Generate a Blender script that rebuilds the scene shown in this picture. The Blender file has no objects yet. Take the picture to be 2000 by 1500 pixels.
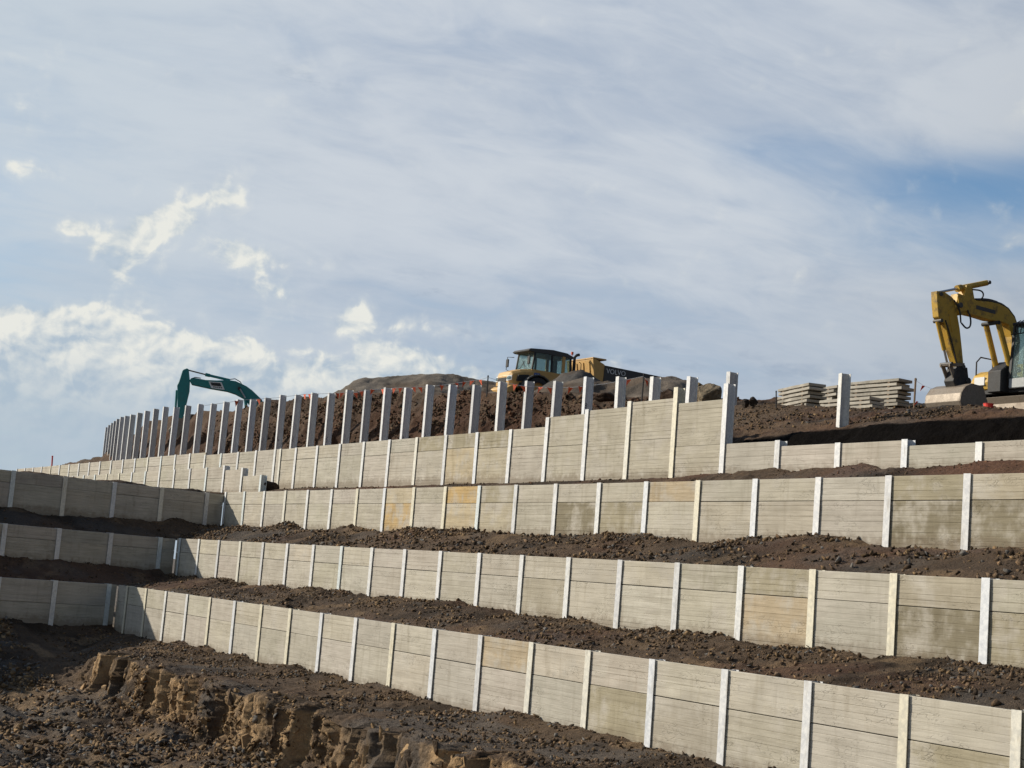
import bpy, bmesh, math, random
import numpy as np
from mathutils import Matrix, Vector
random.seed(7); rng = np.random.default_rng(7)
SC = bpy.context.scene
COL = SC.collection
R = math.radians

# ------------------------------------------------------------------ camera
CAM_Z = 4.0
FPX, PITCH, ROLL = 3007.33, 0.128420, 0.079973
fw = Vector((0, math.cos(PITCH), math.sin(PITCH)))
r0 = Vector((1, 0, 0)); u0 = Vector((0, -math.sin(PITCH), math.cos(PITCH)))
cr = r0 * math.cos(ROLL) + u0 * math.sin(ROLL)
cu = -r0 * math.sin(ROLL) + u0 * math.cos(ROLL)
cam_d = bpy.data.cameras.new('camera'); cam = bpy.data.objects.new('camera', cam_d); COL.objects.link(cam)
cam_d.sensor_width = 36.0; cam_d.lens = FPX / 2000 * 36; cam_d.clip_start = 0.5; cam_d.clip_end = 9000
cam.matrix_world = Matrix(((cr.x, cu.x, -fw.x, 0), (cr.y, cu.y, -fw.y, 0), (cr.z, cu.z, -fw.z, CAM_Z), (0, 0, 0, 1)))
SC.camera = cam

# ------------------------------------------------------------------ light
SUN_H = Vector((-0.95, 0.30)).normalized(); SUN_EL = R(28.5)
SUN_STRENGTH = 5.0; SKY_STRENGTH = 0.115
sun_d = bpy.data.lights.new('sun', 'SUN'); sun = bpy.data.objects.new('sun', sun_d); COL.objects.link(sun)
sun_d.energy = SUN_STRENGTH; sun_d.angle = R(0.6); sun_d.color = (1.0, 0.91, 0.77)
to_sun = Vector((SUN_H.x * math.cos(SUN_EL), SUN_H.y * math.cos(SUN_EL), math.sin(SUN_EL)))
sun.rotation_euler = to_sun.to_track_quat('Z', 'Y').to_euler(); sun.location = (-30, 20, 40)
SC.view_settings.view_transform = 'Standard'; SC.view_settings.look = 'None'
SC.view_settings.gamma = 1.0; SC.view_settings.use_curve_mapping = False
SC.view_settings.exposure = 0.0
SC.cycles.max_bounces = 8; SC.cycles.diffuse_bounces = 3; SC.cycles.glossy_bounces = 3; SC.cycles.transmission_bounces = 6

class X:
    """tiny node-expression helper"""
    def __init__(s, nt, sock): s.nt, s.s = nt, sock
    def _m(s, op, *a, clamp=False):
        n = s.nt.nodes.new('ShaderNodeMath'); n.operation = op; n.use_clamp = clamp
        for i, v in enumerate((s,) + a):
            if isinstance(v, X): s.nt.links.new(v.s, n.inputs[i])
            else: n.inputs[i].default_value = v
        return X(s.nt, n.outputs[0])
    def __add__(s, o): return s._m('ADD', o)
    def __radd__(s, o): return s._m('ADD', o)
    def __sub__(s, o): return s._m('SUBTRACT', o)
    def __rsub__(s, o): return (s * -1.0) + o
    def __mul__(s, o): return s._m('MULTIPLY', o)
    def __rmul__(s, o): return s._m('MULTIPLY', o)
    def __truediv__(s, o): return s._m('DIVIDE', o)
    def pw(s, o): return s._m('POWER', o)
    def clamp(s): return s._m('ADD', 0.0, clamp=True)
    def abs(s): return s._m('ABSOLUTE')
    def f(s, op, *a): return s._m(op, *a)
    def ss(s, a, b):
        n = s.nt.nodes.new('ShaderNodeMapRange'); n.interpolation_type = 'SMOOTHSTEP'
        s.nt.links.new(s.s, n.inputs['Value'])
        for k, v in (('From Min', a), ('From Max', b)):
            if isinstance(v, X): s.nt.links.new(v.s, n.inputs[k])
            else: n.inputs[k].default_value = v
        return X(s.nt, n.outputs[0])
def vec(nt, x, y, z):
    n = nt.nodes.new('ShaderNodeCombineXYZ')
    for i, v in enumerate((x, y, z)):
        if isinstance(v, X): nt.links.new(v.s, n.inputs[i])
        else: n.inputs[i].default_value = v
    return X(nt, n.outputs[0])
def noise(nt, v, scale, detail=4.0, rough=0.55, dist=0.0):
    n = nt.nodes.new('ShaderNodeTexNoise'); n.inputs['Scale'].default_value = scale
    n.inputs['Detail'].default_value = detail; n.inputs['Roughness'].default_value = rough; n.inputs['Distortion'].default_value = dist
    nt.links.new(v.s, n.inputs['Vector']); return X(nt, n.outputs[0])
def mixc(nt, f, a, b, mode='MIX'):
    n = nt.nodes.new('ShaderNodeMix'); n.data_type = 'RGBA'; n.blend_type = mode
    for i, v in ((0, f), (6, a), (7, b)):
        if isinstance(v, X): nt.links.new(v.s, n.inputs[i])
        elif isinstance(v, tuple): n.inputs[i].default_value = (*v[:3], 1)
        else: n.inputs[i].default_value = v
    return X(nt, n.outputs[2])

# ------------------------------------------------------------------ sky
W = bpy.data.worlds.new('World'); SC.world = W; W.use_nodes = True; W.cycles.sampling_method = 'MANUAL'; W.cycles.sample_map_resolution = 256
nt = W.node_tree; nt.nodes.clear()
sky = nt.nodes.new('ShaderNodeTexSky'); sky.sky_type = 'NISHITA'; sky.sun_disc = False
sky.sun_elevation = SUN_EL; sky.sun_rotation = math.atan2(SUN_H.x, SUN_H.y); sky.air_density = 1.0; sky.dust_density = 0.6; sky.ozone_density = 2.0
tcw = nt.nodes.new('ShaderNodeTexCoord'); sepw = nt.nodes.new('ShaderNodeSeparateXYZ')
nt.links.new(tcw.outputs['Generated'], sepw.inputs[0])
dx, dy, dz = (X(nt, sepw.outputs[i]) for i in range(3))
DEG = 57.29578
az = dx.f('ARCTAN2', dy) * DEG                     # degrees right of north
el = dz._m('ARCSINE') * DEG
elp = el.f('MAXIMUM', 0.0)
# broad thin veil, seen edge-on near the horizon, thinner overhead; it scatters light forwards, so it is brightest around the sun
k = dz.f('MAXIMUM', 0.0) + 0.30
vx, vy = dx / k, dy / k
wob = noise(nt, vec(nt, vx, vy, 0.0), 2.2, 3.0)
n1 = noise(nt, vec(nt, vx * 1.0 + wob * 0.5, vy * 1.3 + wob * 0.3, 1.7), 2.6, 7.0, 0.52, 0.3)
n2 = noise(nt, vec(nt, vx * 1.5 + vy * 0.8 + wob * 0.6, vy * 3.4 - vx * 1.5, 4.2), 3.0, 8.0, 0.58, 0.6)
n3 = noise(nt, vec(nt, vx * 2.0, vy * 3.5, 8.2), 5.0, 7.0, 0.6, 0.4)
def gauss(ca, ce, wa, we, sl=0.0):
    a = (az - ca) / wa; b = (el - ce - (az - ca) * sl) / we
    return ((a * a + b * b) * -1.0)._m('EXPONENT')
sang = (dx * to_sun.x + dy * to_sun.y + dz * to_sun.z)._m('ARCCOSINE') * DEG
phase = sang.ss(120.0, 72.0) * 0.86 + 0.14
hole = gauss(18.5, 15.4, 7.5, 1.45, 0.02) * 0.80 + gauss(10.0, 16.6, 3.4, 0.8) * 0.34 + gauss(17.0, 13.2, 5.5, 1.2) * 0.36 + gauss(-20.0, 12.0, 4.0, 4.0) * 0.18 + gauss(-3.0, 20.5, 9.0, 1.2, 0.1) * 0.10
cover = (0.86 + (n1 - 0.5) * 0.50 + (n2 - 0.5) * 0.60 - hole) * el.ss(58.0, 17.0)
veil = cover.ss(0.0, 0.95) * 0.96
skyc = mixc(nt, 1.0, X(nt, sky.outputs[0]), (SKY_STRENGTH * 0.88, SKY_STRENGTH * 1.0, SKY_STRENGTH * 1.06), 'MULTIPLY')
dens = (n1 * 0.55 + n2 * 0.35 + n3 * 0.20)
veilc = mixc(nt, dens.ss(0.39, 0.67), (0.450, 0.512, 0.605), (0.610, 0.655, 0.710))
veilc = mixc(nt, el.ss(14.0, 5.5) * 0.55, veilc, (0.390, 0.475, 0.590))
veilc = mixc(nt, az.ss(-4.0, -20.0) * 0.4, veilc, (0.540, 0.630, 0.690))
veilc = mixc(nt, 1.0, veilc, vec(nt, phase, phase, phase), 'MULTIPLY')
c = mixc(nt, veil.clamp(), skyc, veilc)
# cumulus: a bank low on the left and loose puffs above it
def cum(oa, oe):
    a, e_ = az + oa, el + oe
    w = noise(nt, vec(nt, a, e_, 3.0), 0.5, 2.0)
    lo = noise(nt, vec(nt, a + w * 0.8, e_ * 1.25, 0.0), 0.30, 2.0, 0.5)
    hi = noise(nt, vec(nt, a + w * 0.8, e_ * 1.15, 5.0), 0.80, 8.0, 0.52, 0.25)
    return lo * 0.62 + hi * 0.58
cA, cB, cC = cum(0.0, 0.0), cum(0.16, -0.16), cum(0.7, -0.6)      # B, C: a little nearer to the sun
bank = el.ss(9.1, 6.1) * az.ss(3.5, -3.5) * 0.48 + el.ss(9.7, 7.2) * az.ss(-7.0, -15.0) * 0.26
puff = gauss(-12.2, 12.7, 2.1, 1.0, 0.25) * 0.29 + gauss(-14.9, 10.9, 1.6, 1.0) * 0.29 + gauss(-10.3, 11.1, 2.6, 0.75, 0.06) * 0.29 + gauss(-9.0, 10.0, 1.5, 0.55) * 0.24 + gauss(-13.1, 11.9, 0.9, 0.5) * 0.22 \
     + gauss(-18.3, 13.1, 1.1, 0.7) * 0.28 + gauss(-18.8, 14.9, 0.9, 0.6) * 0.24 + gauss(-16.6, 11.4, 0.6, 0.4) * 0.2 + gauss(-4.5, 9.1, 4.5, 0.6) * 0.19 + gauss(-3.2, 7.7, 3.4, 0.8) * 0.20
body = cA + bank + puff
m = body.ss(0.785, 0.905)
m2 = body.ss(0.68, 0.86) * 0.28
shade = ((cA - cB) * 4.6 + (cA - cC) * 2.6 + 0.56).clamp()
thin = body.ss(0.80, 1.15)
cumlight = mixc(nt, shade, (0.440, 0.530, 0.620), (0.810, 0.815, 0.765))
low = el.ss(3.4, 7.6)
cumc = mixc(nt, low * 0.85 + 0.15, (0.345, 0.450, 0.555), cumlight)
cumc = mixc(nt, 1.0, cumc, vec(nt, phase, phase, phase), 'MULTIPLY')
vert = el.ss(34.0, 14.0)
c = mixc(nt, (m * 0.93 + m2).clamp() * (low * 0.6 + 0.4) * vert, c, cumc)
# small grey scuds low down
sc = noise(nt, vec(nt, az * 0.6, el * 1.7, 9.0), 0.75, 7.0, 0.6)
loc = gauss(1.0, 8.6, 4.0, 1.0) * 0.8 + gauss(14.0, 7.6, 6.0, 1.2, 0.05) + gauss(-8.5, 17.8, 1.3, 0.5) * 0.9 + gauss(-4.0, 10.6, 1.6, 0.6) * 0.9 + gauss(7.0, 8.6, 5.0, 1.2) * 0.6
scm = (sc + loc * 0.16).ss(0.58, 0.76) * (loc * 0.9 + 0.06).clamp() * 0.55 * vert
c = mixc(nt, scm, c, (0.270, 0.350, 0.470))
bgn = nt.nodes.new('ShaderNodeBackground'); bgn.inputs['Strength'].default_value = 1.0
nt.links.new(c.s, bgn.inputs['Color'])
wo = nt.nodes.new('ShaderNodeOutputWorld'); nt.links.new(bgn.outputs[0], wo.inputs[0])

# ------------------------------------------------------------------ frames of the place
E2 = np.array([0.512291, -0.858812]); N2 = np.array([0.858812, 0.512291])      # along / into the terraces
RW = math.atan2(E2[1], E2[0])
DL = np.array([0.74449, 0.66763]); NL = np.array([-0.66763, 0.74449])           # along / into the shaded side walls
RL = math.atan2(DL[1], DL[0])
def P(s, t, z): q = E2 * s + N2 * t; return Vector((q[0], q[1], z))
def ray(u, v): return fw * FPX + cr * (u - 1000) + cu * (750 - v)
def on_t(u, v, t):                                   # point of a plane parallel to the terraces
    d = ray(u, v); k_ = t / (d.x * N2[0] + d.y * N2[1]); return Vector((d.x * k_, d.y * k_, d.z * k_ + CAM_Z))
def at_d(u, v, D):
    d = ray(u, v); k_ = D / math.hypot(d.x, d.y); return Vector((d.x * k_, d.y * k_, d.z * k_ + CAM_Z))
def st(p): return (p.x * E2[0] + p.y * E2[1], p.x * N2[0] + p.y * N2[1])

# ------------------------------------------------------------------ helpers
def tag(o, label=None, cat=None, group=None, kind=None):
    for k_, v in (('label', label), ('category', cat), ('group', group), ('kind', kind)):
        if v: o[k_] = v
    return o
def empty(name, loc, rz=0.0):
    o = bpy.data.objects.new(name, None); COL.objects.link(o); o.location = loc; o.rotation_euler = (0, 0, rz); o.empty_display_size = 0.3; return o
def link(name, me, parent=None, loc=None, rz=None):
    o = bpy.data.objects.new(name, me); COL.objects.link(o)
    if parent: o.parent = parent
    if loc is not None: o.location = loc
    if rz is not None: o.rotation_euler = (0, 0, rz)
    return o
ORD = 'first second third fourth fifth sixth seventh eighth ninth tenth eleventh twelfth thirteenth fourteenth fifteenth sixteenth seventeenth eighteenth nineteenth twentieth'.split()
ORD += ['twenty-' + w for w in ORD[:9]] + ['thirtieth'] + ['thirty-' + w for w in ORD[:9]] + ['fortieth'] + ['forty-' + w for w in ORD[:9]]

class MB:
    def __init__(s): s.v = []; s.f = []
    def add(s, vs, fs):
        o = len(s.v); s.v += [tuple(map(float, v)) for v in vs]; s.f += [tuple(i + o for i in f) for f in fs]; return s
    def box(s, x0, x1, y0, y1, z0, z1):
        v = [(x, y, z) for x in (x0, x1) for y in (y0, y1) for z in (z0, z1)]
        return s.add(v, [(0, 1, 3, 2), (4, 6, 7, 5), (0, 4, 5, 1), (2, 3, 7, 6), (0, 2, 6, 4), (1, 5, 7, 3)])
    def prism(s, poly, y0, y1, ax='xz', inset=None):
        """polygon extruded; ax gives the two axes of the polygon"""
        n = len(poly)
        def mk(a, b, y): return {'xz': (a, y, b), 'yz': (y, a, b), 'xy': (a, b, y)}[ax]
        vs = [mk(a, b, y0) for a, b in poly] + [mk(a, b, y1) for a, b in poly]
        return s.add(vs, [tuple(range(n)), tuple(range(2 * n - 1, n - 1, -1))] + [(i, i + n, (i + 1) % n + n, (i + 1) % n) for i in range(n)])
    def tube(s, pts, r, n=8, caps=True):
        pts = [Vector(p) for p in pts]; rs = r if isinstance(r, (list, tuple)) else [r] * len(pts)
        base = len(s.v); prev = None
        for i, p in enumerate(pts):
            d = (pts[min(i + 1, len(pts) - 1)] - pts[max(i - 1, 0)]).normalized()
            a = d.cross(Vector((0, 0, 1)) if abs(d.z) < 0.95 else Vector((1, 0, 0))).normalized() if prev is None else (prev - d * prev.dot(d)).normalized()
            prev = a; b = d.cross(a)
            s.v += [tuple(p + (a * math.cos(2 * math.pi * j / n) + b * math.sin(2 * math.pi * j / n)) * rs[i]) for j in range(n)]
        for i in range(len(pts) - 1):
            for j in range(n):
                k_ = (j + 1) % n; s.f.append((base + i * n + j, base + i * n + k_, base + (i + 1) * n + k_, base + (i + 1) * n + j))
        if caps: s.f.append(tuple(base + j for j in range(n - 1, -1, -1))); s.f.append(tuple(base + (len(pts) - 1) * n + j for j in range(n)))
        return s
    def build(s, name, mat, parent=None, bevel=0.0, smooth=False, loc=None, rz=None):
        me = bpy.data.meshes.new(name); me.from_pydata(s.v, [], s.f)
        bm = bmesh.new(); bm.from_mesh(me); bmesh.ops.recalc_face_normals(bm, faces=bm.faces)
        if bevel: bmesh.ops.bevel(bm, geom=[e for e in bm.edges if len(e.link_faces) == 2 and e.calc_face_angle(0) > 0.5], offset=bevel, segments=1, affect='EDGES', clamp_overlap=True)
        bm.to_mesh(me); bm.free()
        if smooth: me.shade_smooth()
        me.materials.append(mat)
        return link(name, me, parent, loc, rz)

# ------------------------------------------------------------------ noise in numpy
def _h(i, j, k_, seed):
    x = (i.astype(np.int64) * 374761393 + j.astype(np.int64) * 668265263 + k_.astype(np.int64) * 2147483647 + seed * 974634777) & 0xFFFFFFFF
    x = ((x ^ (x >> 13)) * 1274126177) & 0xFFFFFFFF; x = ((x ^ (x >> 16)) * 2246822519) & 0xFFFFFFFF; x ^= x >> 15
    return (x & 0xFFFFFF) / float(0xFFFFFF)
def vn(x, y, z, seed=0):
    xi, yi, zi = np.floor(x), np.floor(y), np.floor(z); fx, fy, fz = x - xi, y - yi, z - zi
    fx, fy, fz = (a * a * a * (a * (a * 6 - 15) + 10) for a in (fx, fy, fz)); r = 0
    for a in (0, 1):
        for b in (0, 1):
            for c_ in (0, 1):
                r = r + _h(xi + a, yi + b, zi + c_, seed) * (fx if a else 1 - fx) * (fy if b else 1 - fy) * (fz if c_ else 1 - fz)
    return r - 0.5
def fbm(x, y, z, sc, oct=4, seed=0, gain=0.5):
    r, a = 0, 1.0
    for o in range(oct): r = r + vn(x * sc, y * sc, z * sc, seed + o * 17) * a; a *= gain; sc *= 2.07
    return r
def lumps(x, y, z, sc, seed=0):                       # rounded clods with creases between
    return 0.5 - np.abs(vn(x * sc, y * sc, z * sc, seed)) * 2.0
def sstep(a, b, x): u = np.clip((x - a) / (b - a), 0, 1); return u * u * (3 - 2 * u)

def grid_mesh(name, XYZ, col, mat, parent=None, smooth=False):
    a, b = XYZ.shape[:2]
    me = bpy.data.meshes.new(name)
    idx = np.arange(a * b).reshape(a, b)
    q = np.stack([idx[:-1, :-1], idx[1:, :-1], idx[1:, 1:], idx[:-1, 1:]], -1).reshape(-1)
    nf = (a - 1) * (b - 1)
    me.vertices.add(a * b); me.vertices.foreach_set('co', XYZ.reshape(-1).astype(np.float32))
    me.loops.add(nf * 4); me.loops.foreach_set('vertex_index', q.astype(np.int32))
    me.polygons.add(nf); me.polygons.foreach_set('loop_start', np.arange(0, nf * 4, 4, dtype=np.int32))
    me.update(calc_edges=True)
    if smooth: me.shade_smooth()
    if col is not None:
        at = me.color_attributes.new('tone', 'FLOAT_COLOR', 'POINT')
        at.data.foreach_set('color', np.concatenate([col.reshape(-1, 3), np.ones((a * b, 1))], 1).reshape(-1).astype(np.float32))
    me.materials.append(mat)
    return link(name, me, parent)

# ------------------------------------------------------------------ materials
def new_mat(name):
    m = bpy.data.materials.new(name); m.use_nodes = True; t = m.node_tree
    return m, t, t.nodes['Principled BSDF']
def setp(t, b, key, v):
    if isinstance(v, X): t.links.new(v.s, b.inputs[key])
    elif isinstance(v, tuple): b.inputs[key].default_value = (*v[:3], 1)
    else: b.inputs[key].default_value = v
def bump(t, b, h, strength, dist=0.02):
    n = t.nodes.new('ShaderNodeBump'); n.inputs['Strength'].default_value = strength; n.inputs['Distance'].default_value = dist
    t.links.new(h.s, n.inputs['Height']); t.links.new(n.outputs[0], b.inputs['Normal'])
def objcoord(t, spread=40.0):
    tc = t.nodes.new('ShaderNodeTexCoord'); oi = t.nodes.new('ShaderNodeObjectInfo'); sp = t.nodes.new('ShaderNodeSeparateXYZ')
    t.links.new(tc.outputs['Object'], sp.inputs[0]); rnd = X(t, oi.outputs['Random']); colr = X(t, oi.outputs['Color']); objcoord.alpha = X(t, oi.outputs['Alpha'])
    x, y, z = (X(t, sp.outputs[i]) for i in range(3))
    return x, y, z, rnd, colr

# concrete with the print of sawn boards
M_CONC, t, b = new_mat('board_marked_concrete')
x, y, z, rnd, colr = objcoord(t)
ox = x + rnd * 61.0; oy = y + rnd * 17.0
grain = noise(t, vec(t, ox * 1.6, oy, z * 26.0 + rnd * 9.0), 1.0, 6.0, 0.6, 0.4)
fine = noise(t, vec(t, ox, oy, z), 34.0, 4.0, 0.6)
big = noise(t, vec(t, ox, oy, z * 1.3), 1.4, 5.0, 0.6)
drip = noise(t, vec(t, ox * 5.0, oy, z * 0.7 + rnd * 5.0), 1.0, 4.0, 0.55)
wv = noise(t, vec(t, ox * 2.2, oy, z * 4.6), 1.6, 2.0, 0.5, 1.4)
mark = (wv - 0.5).abs().ss(0.016, 0.002) * noise(t, vec(t, ox * 1.1, oy, z * 3.0), 1.0, 1.0).ss(0.53, 0.62)
board = noise(t, vec(t, ox * 0.35, oy, z * 8.5 + rnd * 13.0), 1.0, 3.0, 0.5)
patch = noise(t, vec(t, ox * 0.9, oy, z * 0.9 + rnd * 7.0), 1.5, 4.0, 0.6)
base = mixc(t, big.ss(0.28, 0.72), (0.385, 0.350, 0.288), (0.530, 0.490, 0.415))
base = mixc(t, board.ss(0.30, 0.70) * 0.55, base, (0.585, 0.545, 0.465))
base = mixc(t, grain.ss(0.62, 0.30) * 0.50, base, (0.315, 0.285, 0.230))
base = mixc(t, drip.ss(0.54, 0.74) * 0.42, base, (0.27, 0.235, 0.175))
base = mixc(t, fine.ss(0.35, 0.75) * 0.22, base, (0.33, 0.31, 0.26))
base = mixc(t, mark * 0.45, base, (0.17, 0.15, 0.115))
base = mixc(t, rnd * 0.26, base, (0.40, 0.375, 0.32))
spl = noise(t, vec(t, ox, oy, z), 7.0, 4.0, 0.6)
stain = mixc(t, (patch + spl * 0.25 + drip * 0.2).ss(0.52, 0.80) * 0.9 + 0.10, (1.0, 1.0, 1.0), colr)
base = mixc(t, 1.0, base, stain, 'MULTIPLY')
hgt = z + objcoord.alpha * 4.0                        # height above the soil line: mud splashed on the foot of the wall
base = mixc(t, (hgt - spl * 0.50 - patch * 0.30).ss(-0.06, -0.34) * 0.55, base, (0.175, 0.135, 0.095))
setp(t, b, 'Base Color', base); setp(t, b, 'Roughness', 0.9); setp(t, b, 'Specular IOR Level', 0.25)
bump(t, b, grain * 0.7 + fine * 0.25 - mark * 0.8, 0.55, 0.012)

# wet patches, algae: same concrete, used through object colour
M_STEEL, t, b = new_mat('galvanised_steel')
x, y, z, rnd, colr = objcoord(t)
sp_ = noise(t, vec(t, x + rnd * 50.0, y, z), 16.0, 3.0, 0.6)
st_ = noise(t, vec(t, x * 6.0 + rnd * 30.0, y * 6.0, z * 1.1), 1.6, 5.0, 0.62)
base = mixc(t, sp_.ss(0.3, 0.7), (0.58, 0.59, 0.60), (0.745, 0.745, 0.73))
base = mixc(t, st_.ss(0.52, 0.74) * 0.55, base, (0.40, 0.365, 0.30))
base = mixc(t, 1.0, base, colr, 'MULTIPLY')
setp(t, b, 'Base Color', base); setp(t, b, 'Roughness', sp_ * 0.22 + 0.42); setp(t, b, 'Metallic', 0.12)
bump(t, b, st_, 0.12, 0.01)

def dirt(name, rough=0.85, mul=1.0, bs=1.0, gloss=0.0):
    m, t, b = new_mat(name)
    geo = t.nodes.new('ShaderNodeNewGeometry'); pos = X(t, geo.outputs['Position'])
    at = t.nodes.new('ShaderNodeAttribute'); at.attribute_name = 'tone'; tone = X(t, at.outputs['Color'])
    a = noise(t, pos, 0.9, 6.0, 0.62); f_ = noise(t, pos, 13.0, 6.0, 0.68); g_ = noise(t, pos, 47.0, 3.0, 0.6)
    c_ = mixc(t, a.ss(0.35, 0.68) * 0.45, tone, mixc(t, 1.0, tone, (0.50, 0.50, 0.53), 'MULTIPLY'))
    c_ = mixc(t, (f_ * 0.6 + g_ * 0.4).ss(0.51, 0.66) * 0.62, c_, mixc(t, 1.0, tone, (1.9, 1.75, 1.55), 'MULTIPLY'))
    c_ = mixc(t, (f_ * 0.6 + g_ * 0.4).ss(0.48, 0.36) * 0.65, c_, mixc(t, 1.0, tone, (0.45, 0.45, 0.47), 'MULTIPLY'))
    setp(t, b, 'Base Color', c_); setp(t, b, 'Roughness', g_.ss(0.3, 0.6) * (1 - rough) * 0.9 + rough - 0.10); lumn = t.nodes.new('ShaderNodeRGBToBW'); t.links.new(tone.s, lumn.inputs[0]); setp(t, b, 'Specular IOR Level', (X(t, lumn.outputs[0]) * 3.0).f('MINIMUM', 0.12 + gloss))
    bump(t, b, f_ * 0.75 + g_ * 0.25, 1.0 * bs, 0.085)
    return m
M_DIRT = dirt('broken_earth', 0.80, gloss=0.06); M_ROCK = dirt('stones', 0.80, bs=0.6)
M_GRAVEL = dirt('stockpiled_gravel', 0.9, bs=0.7)

def paint(name, c0, c1, rough=0.45, metal=0.0, dirtc=(0.10, 0.075, 0.05), dirta=0.5, sc=3.0):
    m, t, b = new_mat(name)
    x, y, z, rnd, colr = objcoord(t)
    v = vec(t, x, y, z); a = noise(t, v, sc, 6.0, 0.65); f_ = noise(t, v, sc * 9, 4.0, 0.6)
    c_ = mixc(t, f_.ss(0.3, 0.7), c0, c1); c_ = mixc(t, a.ss(0.48, 0.70) * dirta, c_, dirtc)
    setp(t, b, 'Base Color', c_); setp(t, b, 'Roughness', a * 0.35 + rough - 0.12); setp(t, b, 'Metallic', metal)
    bump(t, b, f_, 0.08, 0.01)
    return m
M_YELLOW = paint('weathered_yellow_paint', (0.50, 0.30, 0.035), (0.56, 0.35, 0.05), 0.5, dirta=0.8, sc=4.5)
M_VYEL = paint('ochre_paint', (0.56, 0.335, 0.105), (0.62, 0.38, 0.13), 0.42, dirta=0.3)
M_TEAL = paint('teal_paint', (0.012, 0.185, 0.185), (0.015, 0.215, 0.205), 0.42, dirta=0.22)
M_BLACK = paint('black_rubber_and_paint', (0.015, 0.015, 0.016), (0.03, 0.03, 0.03), 0.6, dirta=0.35)
M_DGREY = paint('dark_grey_paint', (0.055, 0.055, 0.055), (0.075, 0.073, 0.07), 0.5, dirta=0.4)
M_WORN = paint('bare_worn_steel', (0.21, 0.175, 0.135), (0.28, 0.235, 0.185), 0.5, 0.3, dirtc=(0.13, 0.09, 0.06))
M_ROD = paint('chromed_rod', (0.55, 0.55, 0.55), (0.6, 0.6, 0.6), 0.25, 0.8, dirta=0.1)
M_WHITE = paint('white_paint', (0.72, 0.72, 0.70), (0.78, 0.78, 0.75), 0.5, dirta=0.12)
M_LGREY = paint('light_grey_paint', (0.36, 0.38, 0.38), (0.42, 0.43, 0.42), 0.5, dirta=0.2)
M_BLUE = paint('blue_badge', (0.03, 0.10, 0.32), (0.04, 0.12, 0.36), 0.4, dirta=0.05)
M_ORANGE = paint('orange_plastic', (0.80, 0.115, 0.03), (0.85, 0.15, 0.05), 0.55, dirta=0.1)
M_RED = paint('red_plastic', (0.75, 0.045, 0.03), (0.8, 0.06, 0.04), 0.55, dirta=0.1)
M_TIMBER = paint('rough_timber', (0.20, 0.14, 0.09), (0.28, 0.20, 0.13), 0.8, sc=8.0)
M_LAMP = paint('lamp_lens', (0.75, 0.76, 0.74), (0.8, 0.8, 0.78), 0.2, dirta=0.05)
M_MARK = paint('blue_marker', (0.03, 0.045, 0.09), (0.04, 0.06, 0.12), 0.6, dirta=0.1)
M_GLASS, t, b = new_mat('cab_glass')
setp(t, b, 'Base Color', (0.55, 0.68, 0.66)); setp(t, b, 'Roughness', 0.05); setp(t, b, 'Transmission Weight', 0.85); setp(t, b, 'IOR', 1.2)
M_PANE, t, b = new_mat('tinted_pane')
setp(t, b, 'Base Color', (0.10, 0.16, 0.16)); setp(t, b, 'Roughness', 0.08); setp(t, b, 'Specular IOR Level', 0.8)

# ------------------------------------------------------------------ the ground far and wide
g = MB(); g.add([(-3000, -3000, -0.75), (3000, -3000, -0.75), (3000, 3000, -0.75), (-3000, 3000, -0.75)], [(0, 1, 2, 3)])
M_PLAIN, t, b = new_mat('bare_ground')
geo = t.nodes.new('ShaderNodeNewGeometry'); pos = X(t, geo.outputs['Position'])
setp(t, b, 'Base Color', mixc(t, noise(t, pos, 0.4, 8.0, 0.6).ss(0.35, 0.65), (0.060, 0.044, 0.031), (0.13, 0.10, 0.07))); setp(t, b, 'Roughness', 0.95)
tag(g.build('ground', M_PLAIN), kind='structure')

# ------------------------------------------------------------------ retaining walls
PANEL_T = 0.08
_pm = {}
def panel_mesh(w, h, var, tongue=0):
    key = (round(w, 2), round(h, 2), var, tongue)
    if key in _pm: return _pm[key]
    rr = random.Random(hash(key) & 0xffff)
    prof = [(0.006, 0.0), (0.0, -0.007)]; zz = 0.0; off = 0.0
    while True:
        p_ = rr.uniform(0.085, 0.128); nz = zz - p_
        if nz < -h + 0.05: break
        o2 = rr.uniform(0.0, 0.005); gd = rr.choice((0.003, 0.004, 0.005, 0.008)); gw = rr.uniform(0.004, 0.007)
        prof += [(off, nz + gw), (off + gd, nz + gw * 0.3), (off + gd, nz - gw * 0.3), (o2, nz - gw)]
        off = o2; zz = nz
    prof += [(off, -h + 0.007), (0.006, -h)]; back = [(PANEL_T, -h), (PANEL_T, -0.06), (PANEL_T + 0.02, -0.06), (PANEL_T + 0.02, 0.05), (PANEL_T + 0.006, 0.05), (PANEL_T + 0.006, 0.0)] if tongue else [(PANEL_T, -h), (PANEL_T, 0.0)]
    n = len(prof); vs = []; fs = []
    for xx in (-w / 2, w / 2):
        vs += [(xx, y_, z_) for y_, z_ in prof + back]
    mth = n + len(back)
    for i in range(mth): j = (i + 1) % mth; fs.append((i, j, j + mth, i + mth))
    fs.append(tuple(range(mth - 1, -1, -1))); fs.append(tuple(range(mth, 2 * mth)))
    me = bpy.data.meshes.new('panel'); me.from_pydata(vs, [], fs)
    bm = bmesh.new(); bm.from_mesh(me); bmesh.ops.recalc_face_normals(bm, faces=bm.faces); bm.to_mesh(me); bm.free()
    me.materials.append(M_CONC); _pm[key] = me; return me
_po = {}
FL = 0.17
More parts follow.
